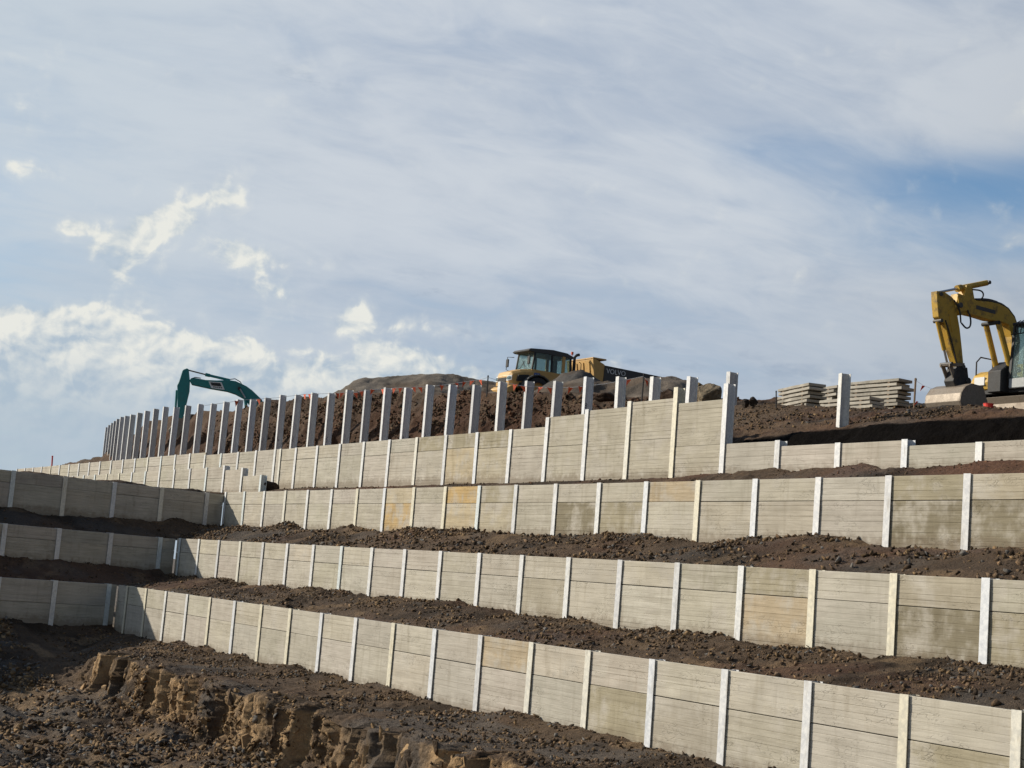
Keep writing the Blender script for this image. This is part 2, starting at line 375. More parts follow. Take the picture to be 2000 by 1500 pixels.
def post_mesh(h, fl=FL, dp=0.192, th=0.014):
    key = (round(h, 2), fl)
    if key in _po: return _po[key]
    m_ = MB(); f_ = fl / 2; y0, y1, y2, y3 = -0.032, -0.032 + th, dp, dp + th; w_ = 0.005
    poly = [(-f_, y0), (f_, y0), (f_, y1), (w_, y1), (w_, y2), (f_, y2), (f_, y3), (-f_, y3), (-f_, y2), (-w_, y2), (-w_, y1), (-f_, y1)]
    m_.prism(poly, -h, 0.0, ax='xy')
    me = bpy.data.meshes.new('post'); me.from_pydata(m_.v, [], m_.f)
    bm = bmesh.new(); bm.from_mesh(me); bmesh.ops.recalc_face_normals(bm, faces=bm.faces); bm.to_mesh(me); bm.free()
    me.materials.append(M_STEEL); _po[key] = me; return me
STEEL_TONES = [(1, 1, 1), (1.02, 1.02, 1.0), (1, 1, 1), (0.98, 1.0, 1.03), (1.0, 0.93, 0.74), (0.93, 1.0, 1.0), (1.0, 0.96, 0.84), (0.88, 0.88, 0.88)]
WALL_TOTAL = []
def wall(label, origin, rz, bays, posts, upper=0.55, below=0.45, tone=(1, 1, 1)):
    """bays: (x0, x1, ztop, zbase, joint?) and posts: (x, ztop, zbase) in the wall's own frame"""
    w_ = empty('retaining_wall', origin, rz); tag(w_, label, 'retaining wall')
    for i, bay in enumerate(bays):
        x0, x1, zt, zb = bay[:4]; up = bay[4] if len(bay) > 4 else upper
        tn = bay[5] if len(bay) > 5 else (None, None)
        H = zt - zb + below; wd = (x1 - x0) - 0.028; xc = (x0 + x1) / 2
        segs = [(zt, up), (zt - up - 0.012, H - up - 0.012)] if up else [(zt, H)]
        for j, (zz, hh) in enumerate(segs):
            o = link('panel', panel_mesh(wd, hh, random.randrange(4), j), w_, (xc, random.uniform(0.0, 0.005), zz + random.uniform(-0.004, 0.004)))
            v = random.uniform(0.88, 1.08); c_ = tn[j] if tn[j] else (v * random.uniform(0.98, 1.02), v * random.uniform(0.985, 1.005), v * random.uniform(0.93, 1.01))
            o.color = (c_[0] * tone[0], c_[1] * tone[1], c_[2] * tone[2], min(1.0, (zz - zb) / 4.0) if j == len(segs) - 1 else 1.0)
    for (xx, zt, zb) in posts:
        o = link('post', post_mesh(zt - zb + below), w_, (xx, 0.0, zt)); o.rotation_euler = (random.uniform(-0.004, 0.004), random.uniform(-0.006, 0.006), 0)
        c_ = random.choice(STEEL_TONES); o.color = (*c_, 1)
    return w_
ZO = 0.0
def runs(x0, n, zt, zb, special={}, up=0.55):
    b_ = []
    for k_ in range(n):
        b_.append((x0 + 2 * k_, x0 + 2 * k_ + 2, zt, zb, up + random.choice((0, 0, 0.0, 0.01)), special.get(k_, (None, None))))
    return b_
OLIVE, DAMP, YEL, RUST = (0.74, 0.71, 0.59), (0.50, 0.47, 0.38), (1.12, 0.86, 0.48), (0.95, 0.84, 0.68)
T1, T2, T3, T4, T5 = 16.485, 19.222, 21.889, 23.501, 30.0
# lowest terrace wall
s0 = -50.05
b1 = [(-53.17, -52.05, 2.87, 1.32, 0.55)] + runs(-52.05, 24, 2.87, 1.25, {12: (RUST, None), 14: (None, OLIVE), 15: (None, (0.84, 0.82, 0.78)), 18: (None, OLIVE), 19: (OLIVE, OLIVE)}, 0.60)
w1 = wall('lowest sunlit concrete panel wall with white steel posts along the pit', P(0, T1, 0), RW, b1, [(-52.05 + 2 * i, 2.885, 1.25) for i in range(25)], below=0.7)
b2 = [(-55.5, -55.09, 4.67, 3.25, 0.5)] + runs(-55.09, 25, 4.67, 3.2, {16: (OLIVE, RUST), 18: ((0.84, 0.81, 0.73), DAMP), 19: (None, OLIVE), 12: (None, (0.86, 0.84, 0.77))}, 0.5)
w2 = wall('sunlit concrete panel wall second from the bottom, between two dirt terraces', P(0, T2, 0), RW, b2, [(-55.09 + 2 * i, 4.685, 3.2) for i in range(26)], below=0.6)
b3 = runs(-58.0, 25, 6.665, 5.25, {7: ((1.02, 0.95, 0.80), YEL), 9: (YEL, (1.05, 0.95, 0.75)), 10: (OLIVE, (0.92, 0.88, 0.76)), 12: (None, DAMP), 13: (None, OLIVE), 14: (RUST, None), 18: (OLIVE, DAMP), 19: ((0.9, 0.86, 0.76), DAMP)}, 0.47)
w3 = wall('sunlit concrete panel wall third from the bottom, with yellow and damp stained panels', P(0, T3, 0), RW, b3, [(-58.0 + 2 * i, 6.68, 5.25) for i in range(26)], below=0.6)
# short wall standing on the far end of the third wall
b35 = []; p35 = []
for i in range(17):
    x1 = -55.25 - 2.01 * i; zt = 7.74 if i > 1 else (7.32, 7.60)[i]
    b35.append((x1 - 2.01, x1, zt, 6.6, 0.45 if i > 1 else 0)); p35.append((x1, zt + 0.02 + (0.04 if i in (1, 2) else 0), 6.6))
p35.append((-55.25 - 2.01 * 17, 7.76, 6.6))
wall('short sunlit concrete wall stacked above the far end of the third wall', P(0, T3 + 0.3, 0), RW, b35, p35, below=0.3)
# fourth wall: the stepped one
b4 = [(-57.3, -56.7, 8.53, 6.96, 0)] ; p4 = [(-57.3, 8.53, 6.96), (-56.75, 8.54, 6.96), (-55.21, 8.53, 6.96)]
b4.append((-56.75, -55.21, 8.52, 6.96, 0.45))
prev_top = 8.53
for i in range(8): b4.append((-55.21 + 2 * i, -53.21 + 2 * i, 8.53, 6.96, (0.45, 0.47, 0.44, 0.5)[i % 4], {5: (OLIVE, None), 6: (OLIVE, (1.03, 0.94, 0.76)), 7: (OLIVE, (0.96, 0.92, 0.80))}.get(i, (None, None))))
x = -39.21
for zt, up in ((8.53, 0.52), (8.80, 0.85), (8.89, 1.0), (9.0, 1.02), (8.85, 1.1), (7.745, 0), (7.62, 0), (7.615, 0), (7.49, 0), (7.5, 0), (7.5, 0), (7.5, 0), (7.5, 0), (7.5, 0), (7.5, 0), (7.5, 0)):
    b4.append((x, x + 2, zt, 6.9, up, ((0.93, 0.92, 0.86), (0.93, 0.92, 0.86)) if zt > 8.6 else (None, None))); x += 2
x = -53.21
for zt in (8.54,) * 8 + (8.80, 8.92, 9.03, 9.27, 9.23, 7.76, 7.63, 7.63, 7.50, 7.5, 7.5, 7.5, 7.5, 7.5, 7.5, 7.5): p4.append((x, zt, 6.92)); x += 2
wall('stepped sunlit concrete wall at the top, tallest where its panels end', P(0, T4, 0), RW, b4, p4, below=0.35)
# the same wall carries on into the distance
b4l = []; p4l = [(-57.46, 8.55, 7.0)]
for i in range(21):
    x1 = -57.46 - 2.0 * i; zt = 8.55 if i < 4 else 8.67
    b4l.append((x1 - 2.0, x1, zt, 7.0, 0.45 if i not in (0, 3) else 0)); p4l.append((x1 - 2.0, zt + 0.02, 7.0))
wall('far sunlit concrete wall running left to the skyline below the post row', P(0, T4 + 0.06, 0), RW, b4l, p4l, below=0.3)
# shaded side walls on the left: a coordinate runs along DL, corner at the terrace wall
def side(label, p0, pend_k, zt, zb, nb, up):
    # p0 = a post of the wall (x, y); posts every 2 m both ways, last bay ends in the corner
    a0 = p0[0] * DL[0] + p0[1] * DL[1]; b0 = p0[0] * NL[0] + p0[1] * NL[1]
    org = Vector((NL[0] * b0, NL[1] * b0, 0))
    ks = list(range(-nb, int(pend_k // 2) + 1)); bays = []
    for k_ in ks:
        xa = a0 + 2 * k_; xb = min(a0 + 2 * k_ + 2, a0 + pend_k - 0.03); bays.append((xa, xb, zt, zb, up))
    return wall(label, org, RL, bays, [(a0 + 2 * k_, zt + 0.015, zb) for k_ in ks], below=0.5)
side('uppermost shaded grey concrete wall at the left edge', (-17.534, 55.258), 8.80, 6.57, 5.17, 6, 0.42)
side('middle shaded grey concrete wall at the left edge', (-16.922, 53.097), 6.68, 4.645, 3.40, 6, 0.42)
side('lowest shaded grey concrete wall at the left, above the pit', (-16.322, 51.235), 4.34, 2.868, 1.44, 6, 0.75)

# ------------------------------------------------------------------ free-standing posts behind the top wall
w5 = [(413.5, 788), (439, 784), (464, 780), (489, 780), (518.5, 776.5), (547, 771), (577, 771), (609, 767), (641.5, 767.5), (676, 761.5), (713.5, 761.5), (752.5, 757), (792.5, 757), (835.6, 751), (880, 751), (926.5, 751), (977.5, 745), (1029.6, 743.5), (1084.5, 744), (1145, 736), (1207.5, 735.4), (1273.5, 736), (1345.5, 735.4), (1422.6, 726)]
zt5 = [12.74, 12.73, 12.73, 12.61, 12.58, 12.60, 12.48, 12.45, 12.31, 12.33, 12.19, 12.16, 12.03, 12.02, 11.88, 11.74, 11.72, 11.61, 11.46, 11.47, 11.33, 11.18, 11.04, 11.04]
row = [(-83.22 + 2.0 * i, T5, z_) for i, z_ in enumerate(zt5)]
cur = [(-85.23, 29.95, 12.82), (-87.23, 29.9, 12.85), (-89.23, 29.88, 12.86), (-91.23, 29.88, 13.0), (-93.22, 29.93, 12.99), (-95.22, 30.02, 12.98), (-97.21, 30.18, 12.98), (-99.21, 30.35, 12.99), (-101.19, 30.58, 13.03), (-103.17, 30.87, 13.1), (-105.14, 31.22, 13.1), (-107.1, 31.61, 13.1), (-109.06, 32.01, 13.1), (-111.03, 32.40, 13.09), (-112.99, 32.8, 13.06)]
row = row[::-1] + cur
for i, (s_, t_, z_) in enumerate(row):
    base_z = 8.5 if s_ > -60 else 8.8
    yaw = 0.0 if s_ > -95 else -0.011 * (-95 - s_)
    o = link('steel_post', post_mesh(round(z_ - base_z + 0.6, 1), 0.18, 0.28, 0.016), None, P(s_, t_, z_), RW + yaw + random.uniform(-0.02, 0.02))
    o.rotation_euler[0] = random.uniform(-0.008, 0.008); o.rotation_euler[1] = random.uniform(-0.012, 0.012)
    c_ = random.choice(STEEL_TONES[:4] + [(0.8, 0.8, 0.8)]); o.color = (*c_, 1)
    tag(o, f'{ORD[i]} bare upright steel post from the right in the long row behind the stepped wall', 'post', 'bare steel posts in a row at the top')
o = link('steel_post', post_mesh(3.0), None, P(-26.95, 25.1, 9.53), RW - 0.28); o.color = (1, 0.98, 0.93, 1)
tag(o, 'lone pale steel post standing in front of the stacked concrete panels', 'post')

# ------------------------------------------------------------------ earth
BROWN, DARK, RED, TAN, GREY = (np.array(c_) for c_ in ((0.102, 0.068, 0.041), (0.047, 0.034, 0.023), (0.120, 0.060, 0.034), (0.34, 0.225, 0.118), (0.105, 0.098, 0.088)))
def lerp3(a, b, k_): return a + (b - a) * k_[..., None]
SHEET_OBJ = {}
def sheet(name, S, prof, rows, disp, color, mat=None, A=E2, B=N2, kind='structure', smooth=False):
    """prof(S) -> T[k, nS], Z[k, nS] control lines across the strip, rows[k-1] = rows in each span"""
    T, Z = prof(S); ts, zs = [], []
    for i, n_ in enumerate(rows):
        u = np.linspace(0, 1, n_, endpoint=False)[:, None]
        ts.append(T[i] + (T[i + 1] - T[i]) * u); zs.append(Z[i] + (Z[i + 1] - Z[i]) * u)
    ts.append(T[-1][None]); zs.append(Z[-1][None])
    Tg = np.concatenate(ts).T; Zg = np.concatenate(zs).T; Sg = np.repeat(S[:, None], Tg.shape[1], 1)
    # light smoothing of the profile so control lines do not read as folds
    for _ in range(2): Zg[:, 1:-1] = (Zg[:, :-2] + 2 * Zg[:, 1:-1] + Zg[:, 2:]) / 4
    dt = np.gradient(Tg, axis=1); dzv = np.gradient(Zg, axis=1); ln = np.hypot(dt, dzv) + 1e-9
    nt_, nz_ = -dzv / ln, dt / ln
    D, edge = disp(Sg, Tg, Zg, nz_)
    T2_ = Tg + nt_ * D * edge; Z2_ = Zg + nz_ * D
    C = color(Sg, T2_, Z2_, nz_)
    XY = Sg[..., None] * A + T2_[..., None] * B
    o = grid_mesh(name, np.concatenate([XY, Z2_[..., None]], -1), C, mat or M_DIRT, smooth=smooth)
    if kind: o['kind'] = kind
    SHEET_OBJ[name] = o
    return np.concatenate([XY, Z2_[..., None]], -1)
def clods(Sg, Tg, Zg, seed, big=0.10, mid=0.07, small=0.035):
    wx = vn(Sg * 2.3, Tg * 2.3, Zg * 2.3, seed + 71) * 0.35; wy = vn(Sg * 2.3, Tg * 2.3, Zg * 2.3, seed + 73) * 0.35
    act = np.clip(0.55 + vn(Sg * 0.6, Tg * 0.9, Zg, seed + 9) * 1.8, 0.12, 1.4)
    d = fbm(Sg, Tg, Zg, 0.55, 3, seed) * big * 2 + lumps(Sg + wx, Tg + wy, Zg, 1.7, seed + 3) * mid * 0.6
    return d + (lumps(Sg + wx, Tg + wy, Zg, 3.9, seed + 5) * small * 1.3 + np.clip(fbm(Sg, Tg, Zg, 6.5, 2, seed + 7), -0.1, 1) * small * 2.4) * act + vn(Sg * 21, Tg * 21, Zg * 21, seed + 77) * small * 1.0
def soil(Sg, Tg, Zg, seed, a=BROWN, b_=DARK, red=0.25, tan=0.14, grey=0.14):
    n_ = fbm(Sg, Tg, Zg, 0.45, 4, seed); c_ = lerp3(np.broadcast_to(a, Sg.shape + (3,)), b_, sstep(-0.15, 0.35, n_))
    c_ = lerp3(c_, RED, sstep(0.0, 0.4, fbm(Sg, Tg, Zg, 0.3, 3, seed + 31)) * red * 2)
    c_ = lerp3(c_, TAN, sstep(0.18, 0.42, fbm(Sg, Tg, Zg, 1.3, 4, seed + 41)) * tan * 2)
    return lerp3(c_, GREY, sstep(0.15, 0.4, fbm(Sg, Tg, Zg, 0.6, 3, seed + 51)) * grey * 2)

CLOUDS = {}
def terrace(key, s0_, s1_, t0, t1, z0, z1, seed, lip=0.0, heap=0.12, step=0.055, red=0.25, tan=0.14):
    S = np.arange(s0_, s1_, step); t0 += PANEL_T + 0.005
    def prof(S):
        o = np.ones_like(S); hp = np.clip(fbm(S, S * 0, S * 0, 0.7, 3, seed + 60) + 0.12, 0, 1) * heap * 2.2 * (sstep(-31, -28, S) * 0.96 + 0.04 if key == 'high' else 1.0)
        lp = lip * (0.6 + fbm(S, S * 0, S * 0, 0.5, 3, seed + 61))
        T = [o * t0, o * (t0 + 0.30), o * (t0 + (t1 - t0) * 0.45), o * (t1 - 0.5), o * (t1 - 0.03)]
        if key == 'high': o = o.copy(); z1_ = z1 - 0.07 * sstep(-28, -31, S)
        else: z1_ = z1 * o
        Z = [o * (z0 - 0.03), o * (z0 + 0.04) + lp * 0.9, o * (z0 + (z1 - z0) * 0.45) + lp + hp * 0.3, z1_ - 0.05 + hp * 0.7 + lp * 0.5, z1_ + hp]
        return T, Z
    n_ = max(10, int((t1 - t0) / step / 4))
    def disp(Sg, Tg, Zg, nz_):
        k_ = sstep(t0 - 0.01, t0 + 0.35, Tg) * 0.9 + 0.1
        return clods(Sg, Tg, Zg, seed) * k_ * ((sstep(-31, -28, Sg) * 0.65 + 0.35) if key == 'high' else 1.0), 0.0
    CLOUDS[key] = sheet('terrace', S, prof, (max(5, n_ // 2), n_, n_ + 4, n_), disp, lambda a, b, c_, d: soil(a, b, c_, seed, red=red, tan=tan))
terrace('low', -56.0, -4.2, T1, T2, 2.86, 3.27, 11, lip=0.04, heap=0.08)
terrace('mid', -58.6, -5.3, T2, T3, 4.66, 5.27, 23, lip=0.05, heap=0.07, red=0.35)
terrace('high', -58.6, -8.2, T3, T4, 6.64, 6.97, 37, lip=0.03, heap=0.16, red=0.5, tan=0.05)

# terraces of the shaded side walls (their own axes)
def side_terrace(key, a0, a1, b0, b1, z0, z1, seed):
    S = np.arange(a0, a1, 0.08); b0 += PANEL_T + 0.005
    def prof(S):
        o = np.ones_like(S); hp = np.clip(fbm(S, S * 0, S * 0, 0.7, 3, seed + 60) + 0.1, 0, 1) * 0.22
        return [o * b0, o * (b0 + 0.3), o * (b1 - 0.4), o * (b1 - 0.03)], [o * (z0 - 0.03), o * (z0 + 0.05), o * (z1 - 0.05) + hp * 0.5, o * z1 + hp]
    CLOUDS[key] = sheet('terrace', S, prof, (6, 18, 10), lambda s_, t_, z_, n_: (clods(s_, t_, z_, seed) * sstep(b0 - 0.01, b0 + 0.3, t_) * 0.9, 0.0),
                        lambda s_, t_, z_, n_: soil(s_, t_, z_, seed, a=BROWN * 0.9), A=DL, B=NL)
bL = lambda p: p[0] * NL[0] + p[1] * NL[1]
aL = lambda p: p[0] * DL[0] + p[1] * DL[1]
BL1, BL2, BL3 = bL((-17.534, 55.258)), bL((-16.922, 53.097)), bL((-16.322, 51.235))
AL1, AL2, AL3 = aL((-17.534, 55.258)), aL((-16.922, 53.097)), aL((-16.322, 51.235))
side_terrace('side_low', AL3 - 12.5, AL3 + 6.9, BL3, BL2, 2.86, 3.42, 71)
side_terrace('side_mid', AL2 - 12.5, AL2 + 9.0, BL2, BL1, 4.63, 5.20, 83)
# fill behind the uppermost side wall
def prof(S):
    o = np.ones_like(S); hp = np.clip(fbm(S, S * 0, S * 0, 0.6, 4, 95), -0.2, 1) * 0.12
    return [o * (BL1 + PANEL_T + 0.005), o * (BL1 + 0.35), o * (BL1 + 3), o * (BL1 + 40)], [o * 6.53, o * 6.60 + hp, o * 6.62 + hp * 0.4, o * 6.5]
sheet('terrace', np.arange(AL1 - 14, AL1 + 9.2, 0.08), prof, (5, 16, 20), lambda s_, t_, z_, n_: (clods(s_, t_, z_, 97, 0.05, 0.05, 0.02) * sstep(BL1 + 0.05, BL1 + 0.35, t_), 0.0),
      lambda s_, t_, z_, n_: soil(s_, t_, z_, 97), A=DL, B=NL)

# pit: rubble floor, a ragged cut face and the bench at the foot of the lowest wall
S = np.concatenate([np.arange(-53.9, -47.0, 0.07), np.arange(-47.0, -16.0, 0.045), np.arange(-16.0, -4.0, 0.10)])
cut = fbm(S, S * 0, S * 0, 0.16, 2, 201) * 0.55
blk = np.floor(S / 0.50 + 1.3 * vn(S * 0.7, S * 0, S * 0, 205)); cut = cut + (_h(blk, blk * 0, blk * 0, 207) - 0.5) * 0.46 + (_h(np.floor(S / 0.21), S * 0, S * 0, 208) - 0.5) * 0.14 + fbm(S, S * 0, S * 0, 1.6, 3, 209) * 0.10
endk = sstep(-46.2, -44.4, S + fbm(S, S * 0, S * 0, 0.9, 2, 211) * 0.6)          # 0 = ramp in the corner, 1 = bench and face
def prof(S):
    o = np.ones_like(S); mix = lambda a, b_: a + (b_ - a) * endk
    T = [o * 0.0, o * 7.0, o * 11.2, mix(o * 12.2, 12.80 + cut * 0.6), mix(o * 12.9, 13.10 + cut), mix(o * 13.5, 13.20 + cut), mix(o * 14.2, 13.55 + cut * 0.8), o * 15.2, o * 16.46]
    Z = [o * -0.55, o * -0.32, o * -0.20, mix(o * 0.15, o * 0.02), mix(o * 0.25, o * 0.26), mix(o * 0.38, o * 1.10), mix(o * 0.62, o * 1.18), mix(o * 1.0, o * 1.22), mix(o * 1.30, o * 1.34)]
    return T, Z
def pit_disp(Sg, Tg, Zg, nz_):
    steep = sstep(0.85, 0.45, nz_)
    bn = sstep(13.2, 13.9, Tg); d = clods(Sg, Tg, Zg, 221, 0.14, 0.12, 0.055) * (1 - 0.45 * bn)
    d = d * (1 - 0.6 * steep) + steep * (lumps(Sg, Tg * 0.8, Zg * 0.35, 2.6, 231) * 0.10 + lumps(Sg, Tg, Zg * 0.8, 5.0, 233) * 0.10 + (np.floor(vn(Sg * 4.2, Tg * 2, Zg * 3.1, 235) * 5) / 5) * 0.16)
    # ruts and heaps on the floor
    fl = sstep(12.3, 10.6, Tg)
    d = d + fl * (fbm(Sg * 0.35, Tg * 1.3, Zg, 0.8, 3, 241) * 0.26 + np.clip(fbm(Sg, Tg, Zg * 0, 0.32, 2, 243), 0, 1) * 0.25)
    foot = sstep(15.4, 16.4, Tg); d = d * (1 - foot * 0.3) + foot * np.clip(fbm(Sg, Sg * 0, Sg * 0, 0.8, 3, 245) + 0.1, 0, 1) * 0.26
    d = d + np.clip(fbm(Sg, Tg, Sg * 0, 1.0, 2, 247), 0, 1) * 0.05 * sstep(13.6, 14.3, Tg)
    # ramp up to the side wall in the corner
    sl = -53.2 + 0.192 * (16.485 - Tg) / 0.981
    ramp = 1.42 - (Sg - sl) * 0.27
    k_ = sstep(-44.6, -46.8, Sg); up = np.maximum(ramp - Zg, 0) * k_
    return np.where(nz_ > 0.3, d + up, d), 1.0
def pit_col(Sg, Tg, Zg, nz_):
    c_ = soil(Sg, Tg, Zg, 251, a=BROWN * 1.05, tan=0.20, grey=0.25, red=0.08)
    steep = sstep(0.95, 0.5, nz_)
    rock = sstep(-0.25, 0.08, fbm(Sg, Tg, Zg * 0.4, 0.9, 4, 261)) * steep
    c_ = lerp3(c_, TAN * 1.15, rock * 0.92)
    fl = sstep(12.9, 11.5, Tg)
    c_ = lerp3(c_, TAN * 0.62, fl * sstep(-0.05, 0.35, fbm(Sg, Tg, Zg, 0.8, 4, 263)) * 0.8)
    return lerp3(c_, GREY * 0.9, fl * sstep(0.05, 0.3, fbm(Sg, Tg, Zg, 0.3, 3, 265)) * 0.6)
CLOUDS['pit'] = sheet('pit_floor', S, prof, (46, 62, 26, 16, 28, 12, 26, 22), pit_disp, pit_col)

# the bank above the top wall and the plateau behind it
CR = [(300, 822), (335, 815), (400, 803), (440, 800), (490, 796), (520, 786), (600, 777), (680, 772), (760, 766), (900, 768), (1000, 768), (1100, 770), (1200, 775), (1330, 778), (1400, 783)]
cs, cz = [], []
for u_, v_ in CR: p_ = on_t(u_, v_, 33.0); cs.append(st(p_)[0]); cz.append(p_.z)
cs = [-140, -112] + cs; cz = [10.0, 11.0] + cz
CRR = [(1450, 790), (1550, 793), (1700, 800), (1850, 803), (2000, 812)]
rs, rz_ = [], []
for u_, v_ in CRR: p_ = on_t(u_, v_, 28.6); rs.append(st(p_)[0]); rz_.append(p_.z)
rs += [-14.0, -6.0]; rz_ += [8.4, 8.2]
S = np.concatenate([np.arange(-135, -84, 0.25), np.arange(-84, -40, 0.11), np.arange(-40, -16, 0.07), np.arange(-16, -6, 0.12)])
rk = sstep(-40.0, -36.5, S)
zl = np.interp(S, cs, cz); zr = np.interp(S, rs, rz_)
def prof(S):
    o = np.ones_like(S); mix = lambda a, b_: a + (b_ - a) * rk
    T = [o * (T4 + 0.17), mix(o * 26.0, o * 24.15), mix(o * 30.4, o * 24.7), mix(o * 31.2, o * 25.4), mix(o * 32.9, o * 28.4), mix(o * 35.0, o * 30.5), o * 42.0, o * 50.0, o * 80.0]
    Z = [mix(o * 8.35, o * 7.35), mix(o * 8.45, o * 7.45), mix(o * 8.6, o * 8.05), mix(o * 9.3, o * 8.38), mix(zl - 0.05, zr - 0.02), mix(zl + 0.15, zr + 0.10) - 1.2 * sstep(-84, -89, S), np.minimum(np.maximum(zl + 0.6, zr + 0.5), 13.0) - 2.4 * sstep(-84, -89, S), 11.0 + 3.1 * sstep(-60, -70, S) * sstep(-92, -86, S), 11.0 + 3.1 * sstep(-60, -72, S) * sstep(-92, -86, S)]
    return T, Z
def bank_disp(Sg, Tg, Zg, nz_):
    right = sstep(-40, -36.5, Sg); steep = sstep(0.9, 0.6, nz_) * (1 - right)
    d = clods(Sg, Tg, Zg, 301, 0.12, 0.10, 0.05) + steep * (lumps(Sg, Tg, Zg * 0.3, 1.1, 311) * 0.38 + lumps(Sg, Tg, Zg * 0.6, 2.6, 313) * 0.16)
    return d * sstep(T4 + 0.17, T4 + 0.7, Tg) * sstep(52, 40, Tg), 1.0
def bank_col(Sg, Tg, Zg, nz_):
    c_ = soil(Sg, Tg, Zg, 321, a=BROWN * 1.1, red=0.3, tan=0.08)
    c_ = lerp3(c_, RED * 0.58, sstep(-60, -44, -np.abs(Sg + 60)) * sstep(33.5, 32.0, Tg) * (1 - sstep(-41, -38, Sg)) * (0.5 + 0.5 * sstep(-0.2, 0.2, fbm(Sg, Tg, Zg * 0.4, 0.9, 3, 331))))
    # near-black colour over the lower part of the right-hand bank
    lim = 8.22 + 0.16 * fbm(Sg, Tg * 0, Zg * 0, 0.35, 3, 341) - 0.22 * sstep(-26, -31, Sg)
    dk = sstep(-41, -39, Sg) * sstep(lim + 0.05, lim - 0.04, Zg + 0.05 * vn(Sg * 3, Tg * 3, Zg * 3, 345)) * sstep(27, 26, Tg)
    return lerp3(c_, np.array((0.0070, 0.0060, 0.0055)), dk)
CLOUDS['bank'] = sheet('earth_bank', S, prof, (10, 14, 30, 34, 14, 18, 14, 12), bank_disp, bank_col)

# ------------------------------------------------------------------ loose stones and clods
def hull(seed, n=11, st_=(1, 1, 1)):
    """angular chunk: convex hull of a few random points"""
    r = np.random.default_rng(seed); pts = r.uniform(-1, 1, (n, 3)); pts /= np.maximum(np.abs(pts).max(1, keepdims=True), 0.75) ** 0.6
    bm = bmesh.new(); vs_ = [bm.verts.new(q_ * np.array(st_)) for q_ in pts]; bmesh.ops.convex_hull(bm, input=vs_)
    bmesh.ops.delete(bm, geom=[v_ for v_ in bm.verts if not v_.link_faces], context='VERTS'); bm.verts.index_update(); bmesh.ops.triangulate(bm, faces=bm.faces)
    bmesh.ops.recalc_face_normals(bm, faces=bm.faces)
    v = np.array([v_.co[:] for v_ in bm.verts]); f = np.array([[q_.index for q_ in f_.verts] for f_ in bm.faces]); bm.free(); return v, f
HULLS = [hull(i, 7 + i % 4, (1.0, 0.8, 0.45 + 0.06 * (i % 9))) for i in range(36)]
def scatter(name, label, cloud, n, rmin, rmax, cols, seed, pick=None, power=2.6, cat='stones', sub=1, sink=0.3, flat=0.75, clump=0.9):
    r = np.random.default_rng(seed); pts = cloud.reshape(-1, 3)
    if pick is not None: pts = pts[pick(pts)]
    w_ = np.clip(fbm(pts[:, 0], pts[:, 1], pts[:, 2], clump, 3, seed + 400) + 0.30, 0.05, 1) ** 1.1; w_ /= w_.sum()
    pts = pts[r.choice(len(pts), n, p=w_)]
    V, F, C = [], [], []; off = 0
    for i in range(n):
        sh, fc = HULLS[r.integers(36)]; R_ = (rmin + (rmax - rmin) * r.random() ** power) * 0.72
        q_ = r.normal(size=4); q_[1:3] *= 0.45; q_ /= np.linalg.norm(q_); a_, b_, c_, d_ = q_[0], q_[1], q_[2], q_[3]
        M_ = np.array([[1 - 2 * (c_ * c_ + d_ * d_), 2 * (b_ * c_ - a_ * d_), 2 * (b_ * d_ + a_ * c_)], [2 * (b_ * c_ + a_ * d_), 1 - 2 * (b_ * b_ + d_ * d_), 2 * (c_ * d_ - a_ * b_)], [2 * (b_ * d_ - a_ * c_), 2 * (c_ * d_ + a_ * b_), 1 - 2 * (b_ * b_ + c_ * c_)]])
        v = (sh * R_ * np.array([1.15, 0.95, flat])) @ M_.T + pts[i]; v[:, 2] += R_ * 0.12
        V.append(v); F.append(fc + off); off += len(v); c_ = cols[r.integers(len(cols))] * r.uniform(0.6, 1.3); C.append(np.repeat(c_[None], len(v), 0))
    V, F, C = np.concatenate(V), np.concatenate(F), np.concatenate(C)
    me = bpy.data.meshes.new(name); nf = len(F)
    me.vertices.add(len(V)); me.vertices.foreach_set('co', V.reshape(-1).astype(np.float32))
    me.loops.add(nf * 3); me.loops.foreach_set('vertex_index', F.reshape(-1).astype(np.int32))
    me.polygons.add(nf); me.polygons.foreach_set('loop_start', np.arange(0, nf * 3, 3, dtype=np.int32)); me.update(calc_edges=True)
    at = me.color_attributes.new('tone', 'FLOAT_COLOR', 'POINT'); at.data.foreach_set('color', np.concatenate([C, np.ones((len(C), 1))], 1).reshape(-1).astype(np.float32))
    me.materials.append(M_ROCK); return tag(link(name, me), label, cat, kind='stuff')
CB = [BROWN * 1.1, DARK * 1.3, BROWN * 1.5, BROWN * 0.8]; CT = CB + [BROWN * 1.3, DARK * 1.6, TAN * 0.5, TAN * 0.7, GREY * 1.4, BROWN * 1.9]
def st_of(p): return p[:, :2] @ E2, p[:, :2] @ N2
scatter('loose_stones', 'loose brown clods and stones along the lowest terrace above the pit wall', CLOUDS['low'], 23000, 0.014, 0.095, CT, 1, power=5.0)
scatter('loose_stones', 'loose brown clods and stones along the terrace below the third wall', CLOUDS['mid'], 23000, 0.014, 0.12, CT, 2, power=5.0)
scatter('loose_stones', 'reddish clods heaped at the foot of the stepped top wall', CLOUDS['high'], 2500, 0.008, 0.07, CB + [RED], 3, power=3.5)
scatter('loose_stones', 'dark clods along the lower shaded side terrace', CLOUDS['side_low'], 1500, 0.015, 0.08, CB, 4, power=3)
scatter('loose_stones', 'dark clods along the upper shaded side terrace', CLOUDS['side_mid'], 1500, 0.015, 0.08, CB, 5, power=3)
